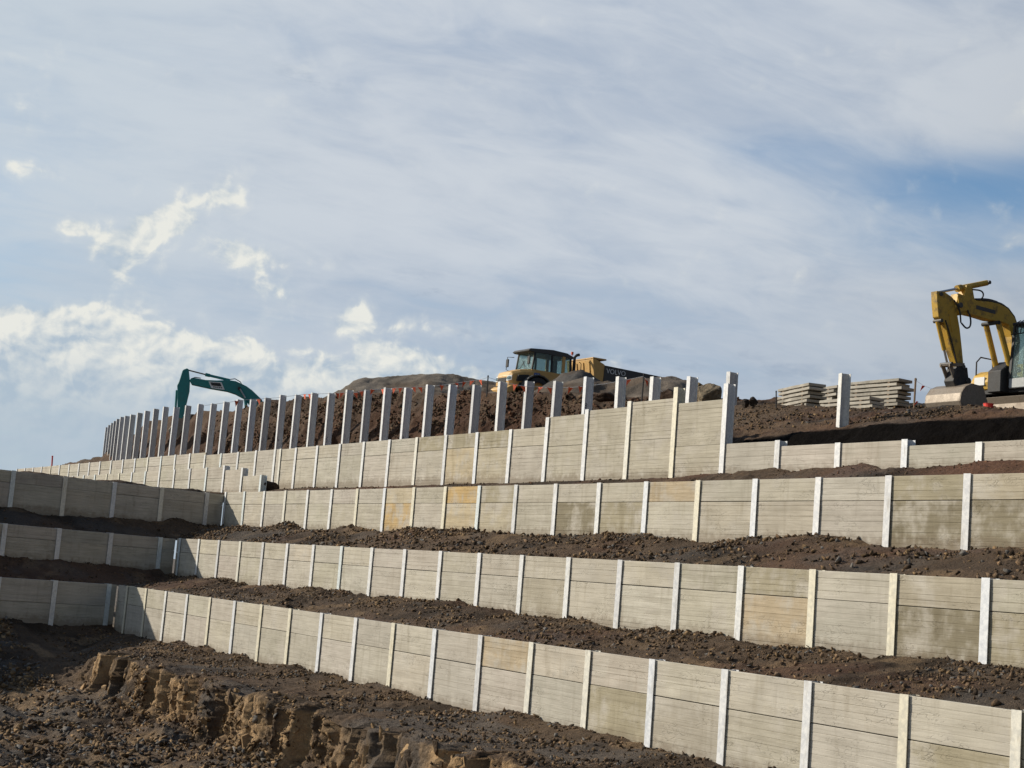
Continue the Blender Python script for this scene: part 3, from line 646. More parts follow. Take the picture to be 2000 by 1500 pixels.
scatter('rubble', 'broken tan and grey rubble over the pit floor', CLOUDS['pit'], 26000, 0.016, 0.16, [TAN * 0.7, TAN * 0.9, BROWN * 1.2, GREY, BROWN * 0.8, GREY * 1.6, TAN * 0.5], 6, lambda p: (st_of(p)[1] < 12.7) & (st_of(p)[1] > 5.5), 3.4, 'rubble', flat=0.6, clump=0.7)
scatter('loose_stones', 'dark clods and stones on the bench at the foot of the lowest wall', CLOUDS['pit'], 22000, 0.014, 0.10, CT, 7, lambda p: st_of(p)[1] > 13.5, 5.0)
scatter('loose_stones', 'brown clods over the bank on the right below the stacked panels', CLOUDS['bank'], 9000, 0.015, 0.10, CT, 8, lambda p: (st_of(p)[0] > -40) & (st_of(p)[1] < 30) & (p[:, 2] > 8.35), power=4.5)
scatter('loose_stones', 'reddish clods on the cut bank behind the steel posts', CLOUDS['bank'], 17000, 0.03, 0.17, [BROWN * 0.8, DARK, BROWN, RED * 0.8, RED * 1.1, BROWN * 1.4], 9, lambda p: (st_of(p)[0] < -40) & (st_of(p)[0] > -90) & (st_of(p)[1] < 32.8) & (st_of(p)[1] > 30.3) & (p[:, 2] > 9.0), power=2.6)

# rock broken out of the cut face: upright angular blocks, each a part of the pit
r = np.random.default_rng(77); cl = CLOUDS['pit']; pitS = cl.reshape(-1, 3)
ss_, tt_ = st_of(pitS); zz_ = pitS[:, 2]
face = np.where((zz_ > 0.12) & (zz_ < 1.12) & (tt_ > 12.2) & (tt_ < 14.4) & (ss_ > -44.8) & (ss_ < -17.0))[0]
BLK = []
for i in range(14):
    v, f = hull(900 + i, 10 + i % 5, (0.75, 0.6, 1.15)); me = bpy.data.meshes.new('rock'); me.from_pydata(v.tolist(), [], f.tolist())
    c_ = [TAN * 1.15, TAN * 0.95, TAN * 0.7, TAN * 1.25, BROWN * 1.3, TAN * 1.05, BROWN * 0.9][i % 7] * (0.9 + 0.02 * i)
    at = me.color_attributes.new('tone', 'FLOAT_COLOR', 'POINT'); at.data.foreach_set('color', np.tile(np.append(c_, 1.0), len(v)).astype(np.float32)); me.materials.append(M_ROCK); BLK.append(me)
for i in range(290):
    k_ = face[r.integers(len(face))]; p_ = pitS[k_]; sz = 0.05 + 0.13 * r.random() ** 2.0
    o = link('rock', BLK[r.integers(14)], SHEET_OBJ['pit_floor'], Vector(p_) + P(0, 0.02 + sz * 0.25, 0)); o.scale = (sz * r.uniform(0.8, 1.3), sz * r.uniform(0.7, 1.1), sz * r.uniform(0.8, 1.5)); o.rotation_euler = (r.normal() * 0.2, r.normal() * 0.2, RW + r.normal() * 0.5)
# the same rock lies broken along the foot of the face
scatter('rubble', 'tan rock fragments spilled along the foot of the cut face', CLOUDS['pit'], 7000, 0.015, 0.13, [TAN * 0.75, TAN * 0.95, TAN * 0.6, BROWN * 1.3, BROWN], 10, lambda p: (st_of(p)[1] < 13.1) & (st_of(p)[1] > 11.4) & (st_of(p)[0] > -45.5), 3.0, 'rubble', flat=0.7)

# ------------------------------------------------------------------ stockpiles behind the bank
def mound(name, label, ridge, D, seed, col, w=5.0, slope=0.6, step=0.16, rough=1.0, mat=None, extra=1.5):
    am = math.atan2(sum(u for u, v in ridge) / len(ridge) - 1000, FPX); g_ = np.array([math.cos(am), -math.sin(am)]); v_ = np.array([math.sin(am), math.cos(am)])
    A, Z = [], []
    for u, v in ridge:
        d = ray(u, v); k_ = D / (d.x * v_[0] + d.y * v_[1]); A.append((d.x * g_[0] + d.y * g_[1]) * k_); Z.append(d.z * k_ + CAM_Z)
    A = [A[0] - extra] + A + [A[-1] + extra]; Z = [Z[0] - extra * slope] + Z + [Z[-1] - extra * slope]
    a = np.arange(A[0], A[-1], step); dd = np.concatenate([np.arange(-w, w + 0.01, step)])
    ag, dg = np.meshgrid(a, dd, indexing='ij'); rz2 = np.interp(a, A, Z)
    for _ in range(2): rz2[1:-1] = (rz2[:-2] + 2 * rz2[1:-1] + rz2[2:]) / 4
    off = fbm(a, a * 0, a * 0, 0.25, 2, seed) * 1.2
    dist = np.sqrt((dg - off[:, None]) ** 2 + 0.18) - 0.42
    z = rz2[:, None] - slope * dist
    z = z + fbm(ag, dg, z, 0.5, 4, seed + 1) * 0.28 * rough * sstep(0.0, 1.0, dist) + fbm(ag, dg, z, 2.2, 4, seed + 2, 0.6) * 0.11 * rough + lumps(ag * 1.0, dg, z, 1.2, seed + 3) * 0.06 * rough
    xy = ag[..., None] * g_ + (dg + D)[..., None] * v_
    c_ = lerp3(np.broadcast_to(np.array(col), ag.shape + (3,)), np.array(col) * 0.62, sstep(-0.1, 0.3, fbm(ag, dg, z, 0.7, 4, seed + 4)))
    c_ = lerp3(c_, BROWN * 1.2, sstep(0.1, 0.35, fbm(ag, dg, z, 0.3, 3, seed + 5)) * 0.5)
    o = grid_mesh(name, np.concatenate([xy, z[..., None]], -1), c_, mat or M_GRAVEL)
    return tag(o, label, 'stockpile')
mound('gravel_stockpile', 'long low grey gravel stockpile behind the steel posts, left of the dump truck',
      [(640, 776), (668, 764), (692, 745), (715, 740), (760, 738), (800, 735), (840, 731), (872, 730), (905, 734), (930, 739), (965, 745), (1000, 752)], 90.0, 401, (0.20, 0.170, 0.135), 6.0, 0.5, 0.14)
mound('gravel_stockpile', 'dark grey gravel heap hiding the wheels of the dump truck',
      [(1052, 762), (1066, 752), (1084, 742), (1102, 731), (1120, 725), (1133, 723), (1146, 729), (1160, 739), (1180, 748)], 71.5, 421, (0.095, 0.088, 0.080), 3.2, 0.6, 0.1)
mound('gravel_stockpile', 'broad grey brown gravel heap below the body of the dump truck',
      [(1010, 778), (1036, 770), (1070, 759), (1110, 747), (1135, 741), (1154, 740), (1180, 746), (1221, 745), (1240, 742), (1258, 740), (1275, 741), (1297, 740), (1310, 739), (1324, 742), (1336, 746), (1352, 755)], 67.5, 441, (0.175, 0.145, 0.115), 3.4, 0.6, 0.1)

# ------------------------------------------------------------------ boulders and earth clumps on the crest
def boulder(label, u, v, D, size, col, seed, name='boulder', cat='boulder', squash=(1, 1, 1)):
    bm = bmesh.new(); bmesh.ops.create_icosphere(bm, subdivisions=4, radius=1.0); r = np.random.default_rng(seed)
    V = np.array([q.co[:] for q in bm.verts])
    for _ in range(11):
        n_ = r.normal(size=3); n_ /= np.linalg.norm(n_); d = r.uniform(0.55, 0.85); k_ = V @ n_; m_ = k_ > d; V[m_] -= np.outer(k_[m_] - d, n_)
    V *= (1 + fbm(V[:, 0], V[:, 1], V[:, 2], 2.2, 4, seed)[:, None] * 0.20)
    for q, c_ in zip(bm.verts, V): q.co = Vector(c_)
    me = bpy.data.meshes.new(name); bm.to_mesh(me); bm.free()
    at = me.color_attributes.new('tone', 'FLOAT_COLOR', 'POINT'); C = lerp3(np.broadcast_to(np.array(col), (len(V), 3)), np.array(col) * 0.6, sstep(-0.1, 0.2, fbm(V[:, 0], V[:, 1], V[:, 2], 1.8, 3, seed + 1)))
    at.data.foreach_set('color', np.concatenate([C, np.ones((len(C), 1))], 1).reshape(-1).astype(np.float32)); me.materials.append(M_ROCK)
    o = link(name, me, None, at_d(u, v, D)); o.scale = [size * q for q in squash]; o.rotation_euler = (0, 0, r.random() * 6); return tag(o, label, cat)
boulder('pale tan upright boulder on the crest behind the third post from the right', 1358, 763, 55.0, 0.42, (0.30, 0.225, 0.125), 11, squash=(0.8, 0.8, 1.15))
boulder('large rounded tan boulder on the crest left of the tallest wall panel post', 1386, 776, 53.0, 0.55, (0.25, 0.20, 0.135), 12, squash=(1.1, 1.0, 0.85))
boulder('dark brown clump of earth on the crest beside the boulders', 1312, 776, 53.5, 0.50, (0.055, 0.034, 0.022), 13, 'earth_clump', 'earth clump', (1.1, 1, 0.7))
boulder('small dark clump of earth on the crest below the gravel heap', 1180, 776, 56.0, 0.42, (0.07, 0.042, 0.027), 14, 'earth_clump', 'earth clump', (1.3, 1, 0.55))
for i, (u, v, D, sz, lab) in enumerate([(1456, 788, 44, 0.13, 'small dark clod left on the bank crest beside the tall post'), (1472, 784, 44, 0.15, 'small dark clod right of its twin on the bank crest left of the panel stacks')]):
    boulder(lab, u, v, D, sz, (0.05, 0.04, 0.033), 30 + i, 'earth_clump', 'earth clump')

boulder('dark pile of earth behind the end post of the short stacked wall', 527, 951, 59.8, 0.34, (0.055, 0.040, 0.030), 41, 'earth_pile', 'earth pile', (1.2, 0.9, 0.7))
# ------------------------------------------------------------------ text
def text_mesh(name, s, size, mat, parent, loc, rot, depth=0.006, shear=0.0):
    cu_ = bpy.data.curves.new(name, 'FONT'); cu_.body = s; cu_.size = size; cu_.extrude = depth; cu_.align_x = 'CENTER'; cu_.align_y = 'CENTER'; cu_.shear = shear
    tmp = bpy.data.objects.new(name, cu_); COL.objects.link(tmp); dg = bpy.context.evaluated_depsgraph_get(); dg.update()
    me = bpy.data.meshes.new_from_object(tmp.evaluated_get(dg)); bpy.data.objects.remove(tmp); me.materials.clear(); me.materials.append(mat)
    o = link(name, me, parent, loc); o.rotation_euler = rot; return o

# ------------------------------------------------------------------ articulated dump truck (x forward = towards the walls, y = its left)
RT = math.atan2(-N2[1], -N2[0])
def wheel(parent, x, y, z, r, w, mat_r):
    t_ = MB(); pr = [(r * 0.62, -w / 2), (r * 0.93, -w / 2), (r, -w * 0.36), (r, w * 0.36), (r * 0.93, w / 2), (r * 0.62, w / 2)]; n_ = 28
    vs = [(a * math.cos(2 * math.pi * j / n_), b_, a * math.sin(2 * math.pi * j / n_)) for j in range(n_) for a, b_ in pr]
    fs = [(j * 6 + i, j * 6 + i + 1, ((j + 1) % n_) * 6 + i + 1, ((j + 1) % n_) * 6 + i) for j in range(n_) for i in range(5)]; t_.add(vs, fs)
    for j in range(n_): a = 2 * math.pi * j / n_; t_.add([(r * 1.03 * math.cos(a + q), b_, r * 1.03 * math.sin(a + q)) for q, b_ in ((0, -w * .45), (0.10, -w * .45), (0.18, w * .45), (0.08, w * .45))], [(0, 1, 2, 3)])
    o = t_.build('wheel', M_BLACK, parent, loc=(x, y, z))
    h_ = MB(); h_.tube([(0, -w * 0.3, 0), (0, w * 0.3, 0)], r * 0.62, 20); h_.tube([(0, -w * 0.42, 0), (0, w * 0.42, 0)], r * 0.25, 12); h_.build('rim', mat_r, o)
    return o
TR = empty('dump_truck', P(-76.3, 48.8, 14.25), RT); tag(TR, 'ochre articulated dump truck standing behind gravel heaps at the top', 'dump truck')
# hood: lofted sections (x, half width, z bottom, z top)
sec = [(3.95, 0.70, 1.05, 1.62), (3.80, 0.86, 0.95, 1.88), (3.3, 0.98, 0.95, 2.06), (2.7, 1.05, 0.95, 2.17), (2.35, 1.08, 0.95, 2.20)]
h_ = MB(); vs = []
for x_, hw, zb, zt in sec: vs += [(x_, -hw, zb), (x_, -hw, zt - 0.22), (x_, -hw * 0.80, zt - 0.04), (x_, 0, zt), (x_, hw * 0.80, zt - 0.04), (x_, hw, zt - 0.22), (x_, hw, zb)]
fs = [(i * 7 + j, i * 7 + j + 1, i * 7 + j + 8, i * 7 + j + 7) for i in range(4) for j in range(6)] + [tuple(range(7)), tuple(range(34, 27, -1))]
h_.add(vs, fs); h_.build('hood', M_VYEL, TR, 0.03, smooth=False)
g_ = MB(); g_.box(3.93, 3.975, -0.42, 0.42, 1.15, 1.5)
for i in range(5): g_.box(3.97, 3.985, -0.42, 0.42, 1.18 + i * 0.065, 1.20 + i * 0.065)
g_.build('front_grille', M_BLACK, TR)
for sg in (1, -1):
    m_ = MB(); m_.prism([(3.60, 1.30), (3.52, 1.66), (2.85, 1.76), (2.78, 1.62), (2.95, 1.38)], sg * 1.062, sg * 0.93); m_.build('side_vent', M_BLACK, TR)
    m_ = MB(); m_.prism([(3.45, 0.98), (3.40, 1.22), (2.9, 1.30), (2.85, 0.98)], sg * 1.062, sg * 0.93); m_.build('side_vent', M_BLACK, TR)
    m_ = MB(); m_.add([(3.99, sg * 0.48, 1.30), (3.99, sg * 0.70, 1.28), (3.86, sg * 0.90, 1.34), (3.86, sg * 0.90, 1.58), (3.92, sg * 0.72, 1.62), (3.96, sg * 0.50, 1.56), (3.80, sg * 0.6, 1.3), (3.80, sg * 0.6, 1.6)],
        [(0, 1, 4, 5), (1, 2, 3, 4), (0, 5, 7, 6), (2, 6, 7, 3), (0, 6, 2, 1), (3, 7, 5, 4)])
    hl = m_.build('headlight', M_LAMP, TR)
    m_ = MB(); m_.add([(4.0, sg * 0.53, 1.36), (4.0, sg * 0.68, 1.35), (3.90, sg * 0.85, 1.40), (3.90, sg * 0.85, 1.52), (3.94, sg * 0.72, 1.56), (3.975, sg * 0.54, 1.52), (3.86, sg * 0.7, 1.4), (3.86, sg * 0.7, 1.5)], [(0, 1, 4, 5), (1, 2, 3, 4), (0, 5, 7, 6), (2, 6, 7, 3), (0, 6, 2, 1), (3, 7, 5, 4)]); m_.build('lens', M_PANE, hl)
    m_ = MB(); m_.tube([(2.72, sg * 0.93, 2.95), (3.0, sg * 1.22, 2.95), (3.02, sg * 1.26, 2.2), (2.9, sg * 1.2, 2.15)], 0.022, 6); mo = m_.build('mirror_arm', M_BLACK, TR)
    m_ = MB(); m_.box(2.96, 3.04, sg * 1.20 - 0.13, sg * 1.20 + 0.13, 2.35, 2.82); m_.build('mirror', M_BLACK, mo, 0.02)
    wheel(TR, 2.35, sg * 1.15, 0.82, 0.82, 0.62, M_VYEL)
    m_ = MB(); arc = [(2.35 + 1.02 * math.cos(a), 0.82 + 0.98 * math.sin(a)) for a in np.linspace(0.15, math.pi - 0.2, 9)]; arc2 = [(2.35 + 0.94 * math.cos(a), 0.82 + 0.90 * math.sin(a)) for a in np.linspace(math.pi - 0.2, 0.15, 9)]
    m_.prism(arc + arc2, sg * 0.92, sg * 1.45); m_.build('fender', M_DGREY, TR)
    for xx in (-3.2, -5.0): wheel(TR, xx, sg * 1.15, 0.82, 0.82, 0.62, M_VYEL)
m_ = MB(); m_.prism([(4.30, 0.55), (4.34, 0.80), (4.0, 1.0), (3.75, 1.0), (3.75, 0.55)], -1.25, 1.25); m_.build('bumper', M_VYEL, TR, 0.04)
m_ = MB(); m_.prism([(2.62, 1.05), (2.62, 2.14), (-0.15, 2.10), (-0.15, 1.05)], -0.98, 0.98); m_.build('cab_base', M_VYEL, TR, 0.04)
m_ = MB(); m_.prism([(2.90, 3.20), (2.75, 3.34), (1.2, 3.46), (0.2, 3.40), (-0.32, 3.22), (-0.25, 3.12), (2.72, 3.14)], -0.92, 0.92); m_.build('roof', M_DGREY, TR, 0.03)
pil = [((2.55, 2.12), (2.42, 3.16), 0.05), ((1.22, 2.1), (1.25, 3.16), 0.06), ((0.42, 2.1), (0.42, 3.16), 0.10), ((-0.10, 2.08), (-0.05, 3.16), 0.06)]
for sg in (1, -1):
    for (xa, za), (xb, zb), w_ in pil:
        m_ = MB(); m_.prism([(xa - w_, za), (xa + w_, za), (xb + w_, zb), (xb - w_, zb)], sg * 0.86, sg * 0.93); m_.build('pillar', M_VYEL if w_ > 0.09 else M_BLACK, TR)
    for k_, (xa, xb) in enumerate(((2.50, 1.28), (1.16, 0.52), (0.32, -0.04))):
        m_ = MB(); m_.prism([(xa, 2.14), (xa - (0.1 if k_ == 0 else 0), 3.14), (xb, 3.14), (xb, 2.12)], sg * 0.885, sg * 0.900); m_.build('side_window', M_GLASS, TR)
m_ = MB(); m_.add([(2.56, -0.84, 2.16), (2.56, 0.84, 2.16), (2.43, 0.84, 3.13), (2.43, -0.84, 3.13), (2.545, -0.84, 2.16), (2.545, 0.84, 2.16), (2.415, 0.84, 3.13), (2.415, -0.84, 3.13)], [(0, 1, 2, 3), (7, 6, 5, 4), (0, 4, 5, 1), (2, 6, 7, 3), (1, 5, 6, 2), (3, 7, 4, 0)]); m_.build('windscreen', M_GLASS, TR)
m_ = MB(); m_.box(-0.10, -0.085, -0.84, 0.84, 2.14, 3.12); m_.build('rear_window', M_GLASS, TR)
m_ = MB(); m_.box(0.55, 1.05, -0.28, 0.28, 1.95, 2.25); m_.box(0.42, 0.58, -0.26, 0.26, 2.2, 2.95); m_.build('driver_seat', M_BLACK, TR, 0.03)
m_ = MB(); m_.tube([(2.62, 0.25, 2.2), (2.50, -0.3, 2.75)], 0.015, 5); m_.tube([(2.62, -0.45, 2.2), (2.52, -0.05, 2.7)], 0.015, 5); m_.build('wiper', M_BLACK, TR)
m_ = MB(); m_.tube([(-0.55, 0.55, 1.3), (-0.55, 0.55, 3.30), (-0.70, 0.55, 3.45), (-0.86, 0.55, 3.5)], 0.09, 10); m_.build('exhaust_pipe', M_BLACK, TR)
m_ = MB(); m_.tube([(-0.15, 0.88, 3.2), (-0.15, 0.88, 3.38)], 0.02, 6); m_.tube([(-0.15, 0.88, 3.38), (-0.15, 0.88, 3.54)], 0.075, 10); m_.build('beacon', M_ORANGE, TR)
m_ = MB()
for xx in (-0.35, -0.75): m_.tube([(xx, 1.0, 1.2), (xx, 1.0, 2.9), (xx + 0.15, 1.0, 3.0)], 0.022, 6)
m_.tube([(-0.35, 1.0, 2.3), (-0.75, 1.0, 2.3)], 0.02, 6); m_.build('handrail', M_BLACK, TR)
m_ = MB(); m_.box(-0.9, 0.0, -0.6, 0.6, 0.75, 1.5); m_.box(-6.8, -0.9, -0.42, 0.42, 0.75, 1.15); m_.build('chassis', M_DGREY, TR, 0.03)
# dump body: open tub
L_, y_o = -7.6, 1.42
m_ = MB(); m_.prism([(-2.15, 1.35), (-2.15, 2.98), (-7.55, 2.84), (-7.9, 2.3), (-6.9, 1.45)], y_o - 0.07, y_o)
m_.prism([(-2.15, 1.35), (-2.15, 2.98), (-7.55, 2.84), (-7.9, 2.3), (-6.9, 1.45)], -y_o, -y_o + 0.07); m_.build('body_side', M_DGREY, TR)
m_ = MB(); m_.prism([(-2.1, 1.2), (-2.1, 1.34), (-6.95, 1.44), (-8.1, 2.05), (-8.1, 1.92), (-6.95, 1.30)], -y_o, y_o); m_.build('body_floor', M_DGREY, TR)
m_ = MB(); m_.prism([(-1.95, 1.25), (-1.45, 2.25), (-1.30, 3.25), (-1.42, 3.30), (-2.16, 3.02), (-2.12, 2.2), (-2.10, 1.25)], -y_o + 0.002, y_o - 0.002); hb = m_.build('headboard', M_VYEL, TR, 0.02)
m_ = MB()
for yy in (-1.0, -0.35, 0.35, 1.0): m_.prism([(-1.97, 1.3), (-1.47, 2.2), (-1.33, 3.1), (-1.27, 3.1), (-1.40, 2.15), (-1.88, 1.3)], yy - 0.05, yy + 0.05)
m_.build('rib', M_VYEL, hb)
m_ = MB(); m_.box(-2.25, -1.28, -y_o - 0.02, y_o + 0.02, 3.27, 3.36); m_.build('spill_guard', M_VYEL, TR, 0.02)
text_mesh('lettering', 'VOLVO', 0.42, M_WHITE, TR, (-3.0, y_o + 0.006, 2.66), (math.pi / 2, 0, math.pi), 0.004)
m_ = MB(); m_.box(2.1, 2.5, 1.085, 1.095, 1.66, 1.92); bg = m_.build('badge', M_BLUE, TR, loc=None)
text_mesh('badge_lettering', 'A25', 0.19, M_WHITE, bg, (2.3, 1.100, 1.79), (math.pi / 2, 0, math.pi), 0.003)

# ------------------------------------------------------------------ yellow excavator (x forward = towards the walls, y = its left)
YX = empty('excavator', P(-27.1, 30.0, 9.30), RT); tag(YX, 'yellow excavator at the right edge with its bucket lowered', 'excavator')
def fp(l): return [(30.0 - t_, z_ - 9.30) for t_, z_ in l]
boom = fp([(28.90, 12.10), (29.34, 12.06), (29.56, 12.03), (30.05, 12.07), (30.43, 12.07), (30.73, 12.0), (30.97, 11.82), (31.14, 11.55), (31.22, 11.24), (31.20, 10.75), (31.12, 10.35), (30.95, 10.38), (30.94, 10.85), (30.90, 11.30), (30.78, 11.58), (30.52, 11.62), (30.07, 11.60), (29.58, 11.63), (29.29, 11.63), (28.98, 11.55), (28.82, 11.72)])
m_ = MB(); m_.prism(boom, -0.13, 0.13); bo = m_.build('boom', M_YELLOW, YX, 0.012)
for sg in (1, -1):
    m_ = MB(); m_.prism([(a * 1.0, b_) for a, b_ in fp([(28.85, 11.98), (29.12, 12.02), (29.2, 11.7), (28.95, 11.62)])], sg * 0.13, sg * 0.165); m_.build('pivot_plate', M_YELLOW, bo)
arm = fp([(28.17, 12.04), (28.42, 12.07), (28.72, 11.97), (28.87, 11.86), (28.93, 11.55), (29.03, 11.23), (29.13, 10.77), (29.24, 10.22), (29.05, 10.15), (28.78, 10.62), (28.62, 10.98), (28.50, 11.25), (28.27, 11.40), (28.20, 11.77)])
m_ = MB(); m_.prism(arm, -0.105, 0.105); ar = m_.build('arm', M_YELLOW, YX, 0.012)
m_ = MB(); m_.tube([(30 - 28.30, 0, 2.73), (30 - 29.0, 0, 2.95)], 0.035, 10); m_.build('cylinder_rod', M_ROD, YX)
m_ = MB(); m_.tube([(30 - 29.0, 0, 2.95), (30 - 30.05, 0, 3.28)], 0.072, 12); m_.tube([(30 - 28.97, 0, 2.94), (30 - 29.12, 0, 2.99)], 0.09, 12); m_.build('arm_cylinder', M_YELLOW, YX)
m_ = MB(); m_.prism(fp([(29.12, 12.05), (29.20, 12.36), (29.40, 12.36), (29.50, 12.04)]), -0.12, 0.12); m_.build('cylinder_bracket', M_YELLOW, bo, 0.01)
m_ = MB(); m_.tube([(30 - 28.34, 0, 2.0), (30 - 28.62, 0, 1.32)], 0.055, 10); m_.build('bucket_cylinder', M_YELLOW, YX)
m_ = MB(); m_.tube([(30 - 28.62, 0, 1.32), (30 - 28.78, 0, 0.92)], 0.03, 8); m_.build('cylinder_rod', M_ROD, YX)
for pts_, r_ in (([(30 - 29.0, 0.17, 2.05), (30 - 29.15, 0.20, 1.92), (30 - 29.30, 0.2, 2.0), (30 - 29.32, 0.18, 2.22), (30 - 29.22, 0.15, 2.42)], 0.022),
                 ([(30 - 29.4, 0.12, 2.98), (30 - 29.68, 0.16, 3.0), (30 - 29.78, 0.16, 2.9), (30 - 29.7, 0.14, 2.76), (30 - 29.55, 0.12, 2.74)], 0.02),
                 ([(30 - 28.75, 0.13, 2.6), (30 - 28.9, 0.18, 2.4), (30 - 28.95, 0.18, 2.2), (30 - 28.98, 0.17, 2.05)], 0.02),
                 ([(30 - 28.5, 0.11, 2.05), (30 - 28.66, 0.13, 1.7), (30 - 28.83, 0.13, 1.3), (30 - 28.98, 0.12, 0.95)], 0.018),
                 ([(30 - 29.6, 0.05, 2.78), (30 - 30.1, 0.06, 2.80), (30 - 30.5, 0.06, 2.83), (30 - 30.8, 0.06, 2.72)], 0.02),
                 ([(30 - 29.7, -0.05, 2.80), (30 - 30.15, -0.05, 2.88), (30 - 30.5, -0.05, 2.86)], 0.025)):
    sm = [Vector(q) for q in pts_]
    for _ in range(2): sm = [sm[0]] + [q for i in range(len(sm) - 1) for q in (sm[i] * 0.75 + sm[i + 1] * 0.25, sm[i] * 0.25 + sm[i + 1] * 0.75)] + [sm[-1]]
    m_ = MB(); m_.tube(sm, r_, 7); m_.build('hose', M_BLACK, YX)
for sg in (1, -1):
    m_ = MB(); m_.tube([(30 - 30.30, sg * 0.20, 2.24), (30 - 30.75, sg * 0.22, 1.22)], 0.075, 12); m_.build('boom_cylinder', M_YELLOW, YX)
    m_ = MB(); m_.tube([(30 - 30.75, sg * 0.22, 1.22), (30 - 30.85, sg * 0.22, 0.98)], 0.04, 10); m_.build('cylinder_rod', M_ROD, YX)
m_ = MB(); m_.tube([(30 - 30.25, -0.28, 2.25), (30 - 30.25, 0.28, 2.25)], 0.05, 10); m_.build('pivot_pin', M_BLACK, bo)
# linkage, tilt coupler and bucket
m_ = MB()
for sg in (1, -1): m_.prism(fp([(28.66, 10.24), (28.76, 10.30), (28.98, 9.92), (28.88, 9.86)]), sg * 0.11, sg * 0.135); m_.prism(fp([(28.66, 10.20), (28.66, 10.28), (29.18, 10.36), (29.20, 10.28)]), sg * 0.14, sg * 0.165)
m_.tube([(30 - 28.72, -0.17, 0.96), (30 - 28.72, 0.17, 0.96)], 0.04, 10); m_.build('linkage', M_WORN, YX)
m_ = MB(); m_.prism(fp([(28.92, 10.24), (29.30, 10.26), (29.36, 9.98), (29.30, 9.76), (28.90, 9.72), (28.82, 9.86)]), -0.16, 0.16); m_.tube([(30 - 29.33, -0.2, 0.62), (30 - 29.33, 0.2, 0.62)], 0.09, 12); m_.build('coupler', M_BLACK, YX, 0.01)
bp_ = [(0.58, 0.44), (0.98, 0.46), (1.20, 0.36), (1.34, 0.18), (1.37, -0.02), (1.30, -0.20), (1.02, -0.32), (0.25, -0.26)]
bi_ = [(0.27, -0.22), (1.0, -0.28), (1.26, -0.17), (1.32, -0.01), (1.29, 0.16), (1.17, 0.32), (0.97, 0.41), (0.58, 0.40)]
m_ = MB(); m_.prism(bp_ + bi_, -0.58, 0.58); bk = m_.build('bucket', M_WORN, YX, 0.006); bk.location = (0, 0, 0.03)
for sg in (1, -1):
    m_ = MB(); m_.prism(bp_, sg * 0.582, sg * 0.552); m_.build('bucket_side', M_WORN, bk)
    m_ = MB(); m_.prism([(1.05, 0.37), (0.72, 0.38), (0.78, 0.62), (0.95, 0.62)], sg * 0.09, sg * 0.13); m_.build('bucket_ear', M_BLACK, bk)
for (t_, z_, hw, rr) in ((28.95, 11.80, 0.19, 0.07), (28.30, 11.98, 0.14, 0.05), (29.16, 10.26, 0.18, 0.05), (28.72, 10.28, 0.19, 0.045), (28.36, 11.32, 0.13, 0.05), (30.05, 12.58, 0.10, 0.05), (31.10, 10.45, 0.24, 0.07)):
    m_ = MB(); m_.tube([(30 - t_, -hw, z_ - 9.3), (30 - t_, hw, z_ - 9.3)], rr, 12); m_.build('pivot_pin', M_DGREY, YX)
for yy in (0.06, 0.10, -0.08):
    m_ = MB(); m_.tube([(30 - t_, yy, z_ - 9.3) for t_, z_ in ((29.5, 12.06), (30.0, 12.10), (30.45, 12.10), (30.76, 12.02), (31.0, 11.84), (31.17, 11.55))], 0.014, 6); m_.build('hydraulic_line', M_DGREY, bo)
m_ = MB(); m_.prism(fp([(29.55, 11.90), (30.25, 11.88), (30.25, 11.78), (29.55, 11.80)]), 0.1302, 0.134); m_.build('decal', M_DGREY, bo)
m_ = MB(); m_.prism(fp([(28.60, 11.62), (28.78, 11.66), (28.86, 11.2), (28.74, 11.1)]), 0.1052, 0.118); m_.build('guard_plate', M_YELLOW, ar)
# house
m_ = MB(); m_.prism([(-0.75, 0.50), (-0.75, 0.64), (-2.4, 0.64), (-2.75, 0.80), (-2.9, 0.80), (-2.75, 0.50)], -0.95, 0.95); m_.build('deck', M_BLACK, YX, 0.02)
m_ = MB(); m_.prism([(-0.72, 0.62), (-0.66, 0.85), (-0.78, 1.05), (-1.0, 1.16), (-1.55, 1.20), (-1.55, 0.62)], -0.98, -0.36); tb = m_.build('toolbox', M_YELLOW, YX, 0.03)
m_ = MB(); m_.box(-0.70, -0.655, -0.85, -0.5, 0.74, 0.96); m_.build('work_light', M_LAMP, tb, 0.01)
m_ = MB(); m_.tube([(-0.80, -0.92, 0.95), (-0.80, -0.92, 1.40), (-0.95, -0.92, 1.55), (-1.40, -0.92, 1.55), (-1.42, -0.92, 1.15)], 0.02, 7); m_.build('handrail', M_BLACK, YX)
m_ = MB(); m_.prism([(-1.65, 0.64), (-1.65, 1.42), (-2.6, 1.40), (-2.95, 1.1), (-2.9, 0.64)], -0.96, 0.96); m_.build('engine_cover', M_YELLOW, YX, 0.05)
m_ = MB(); m_.prism([(-0.45, 0.5), (-0.45, 1.05), (-0.85, 1.35), (-1.05, 1.2), (-1.1, 0.5)], -0.22, 0.22); m_.build('swing_bracket', M_BLACK, YX, 0.02)
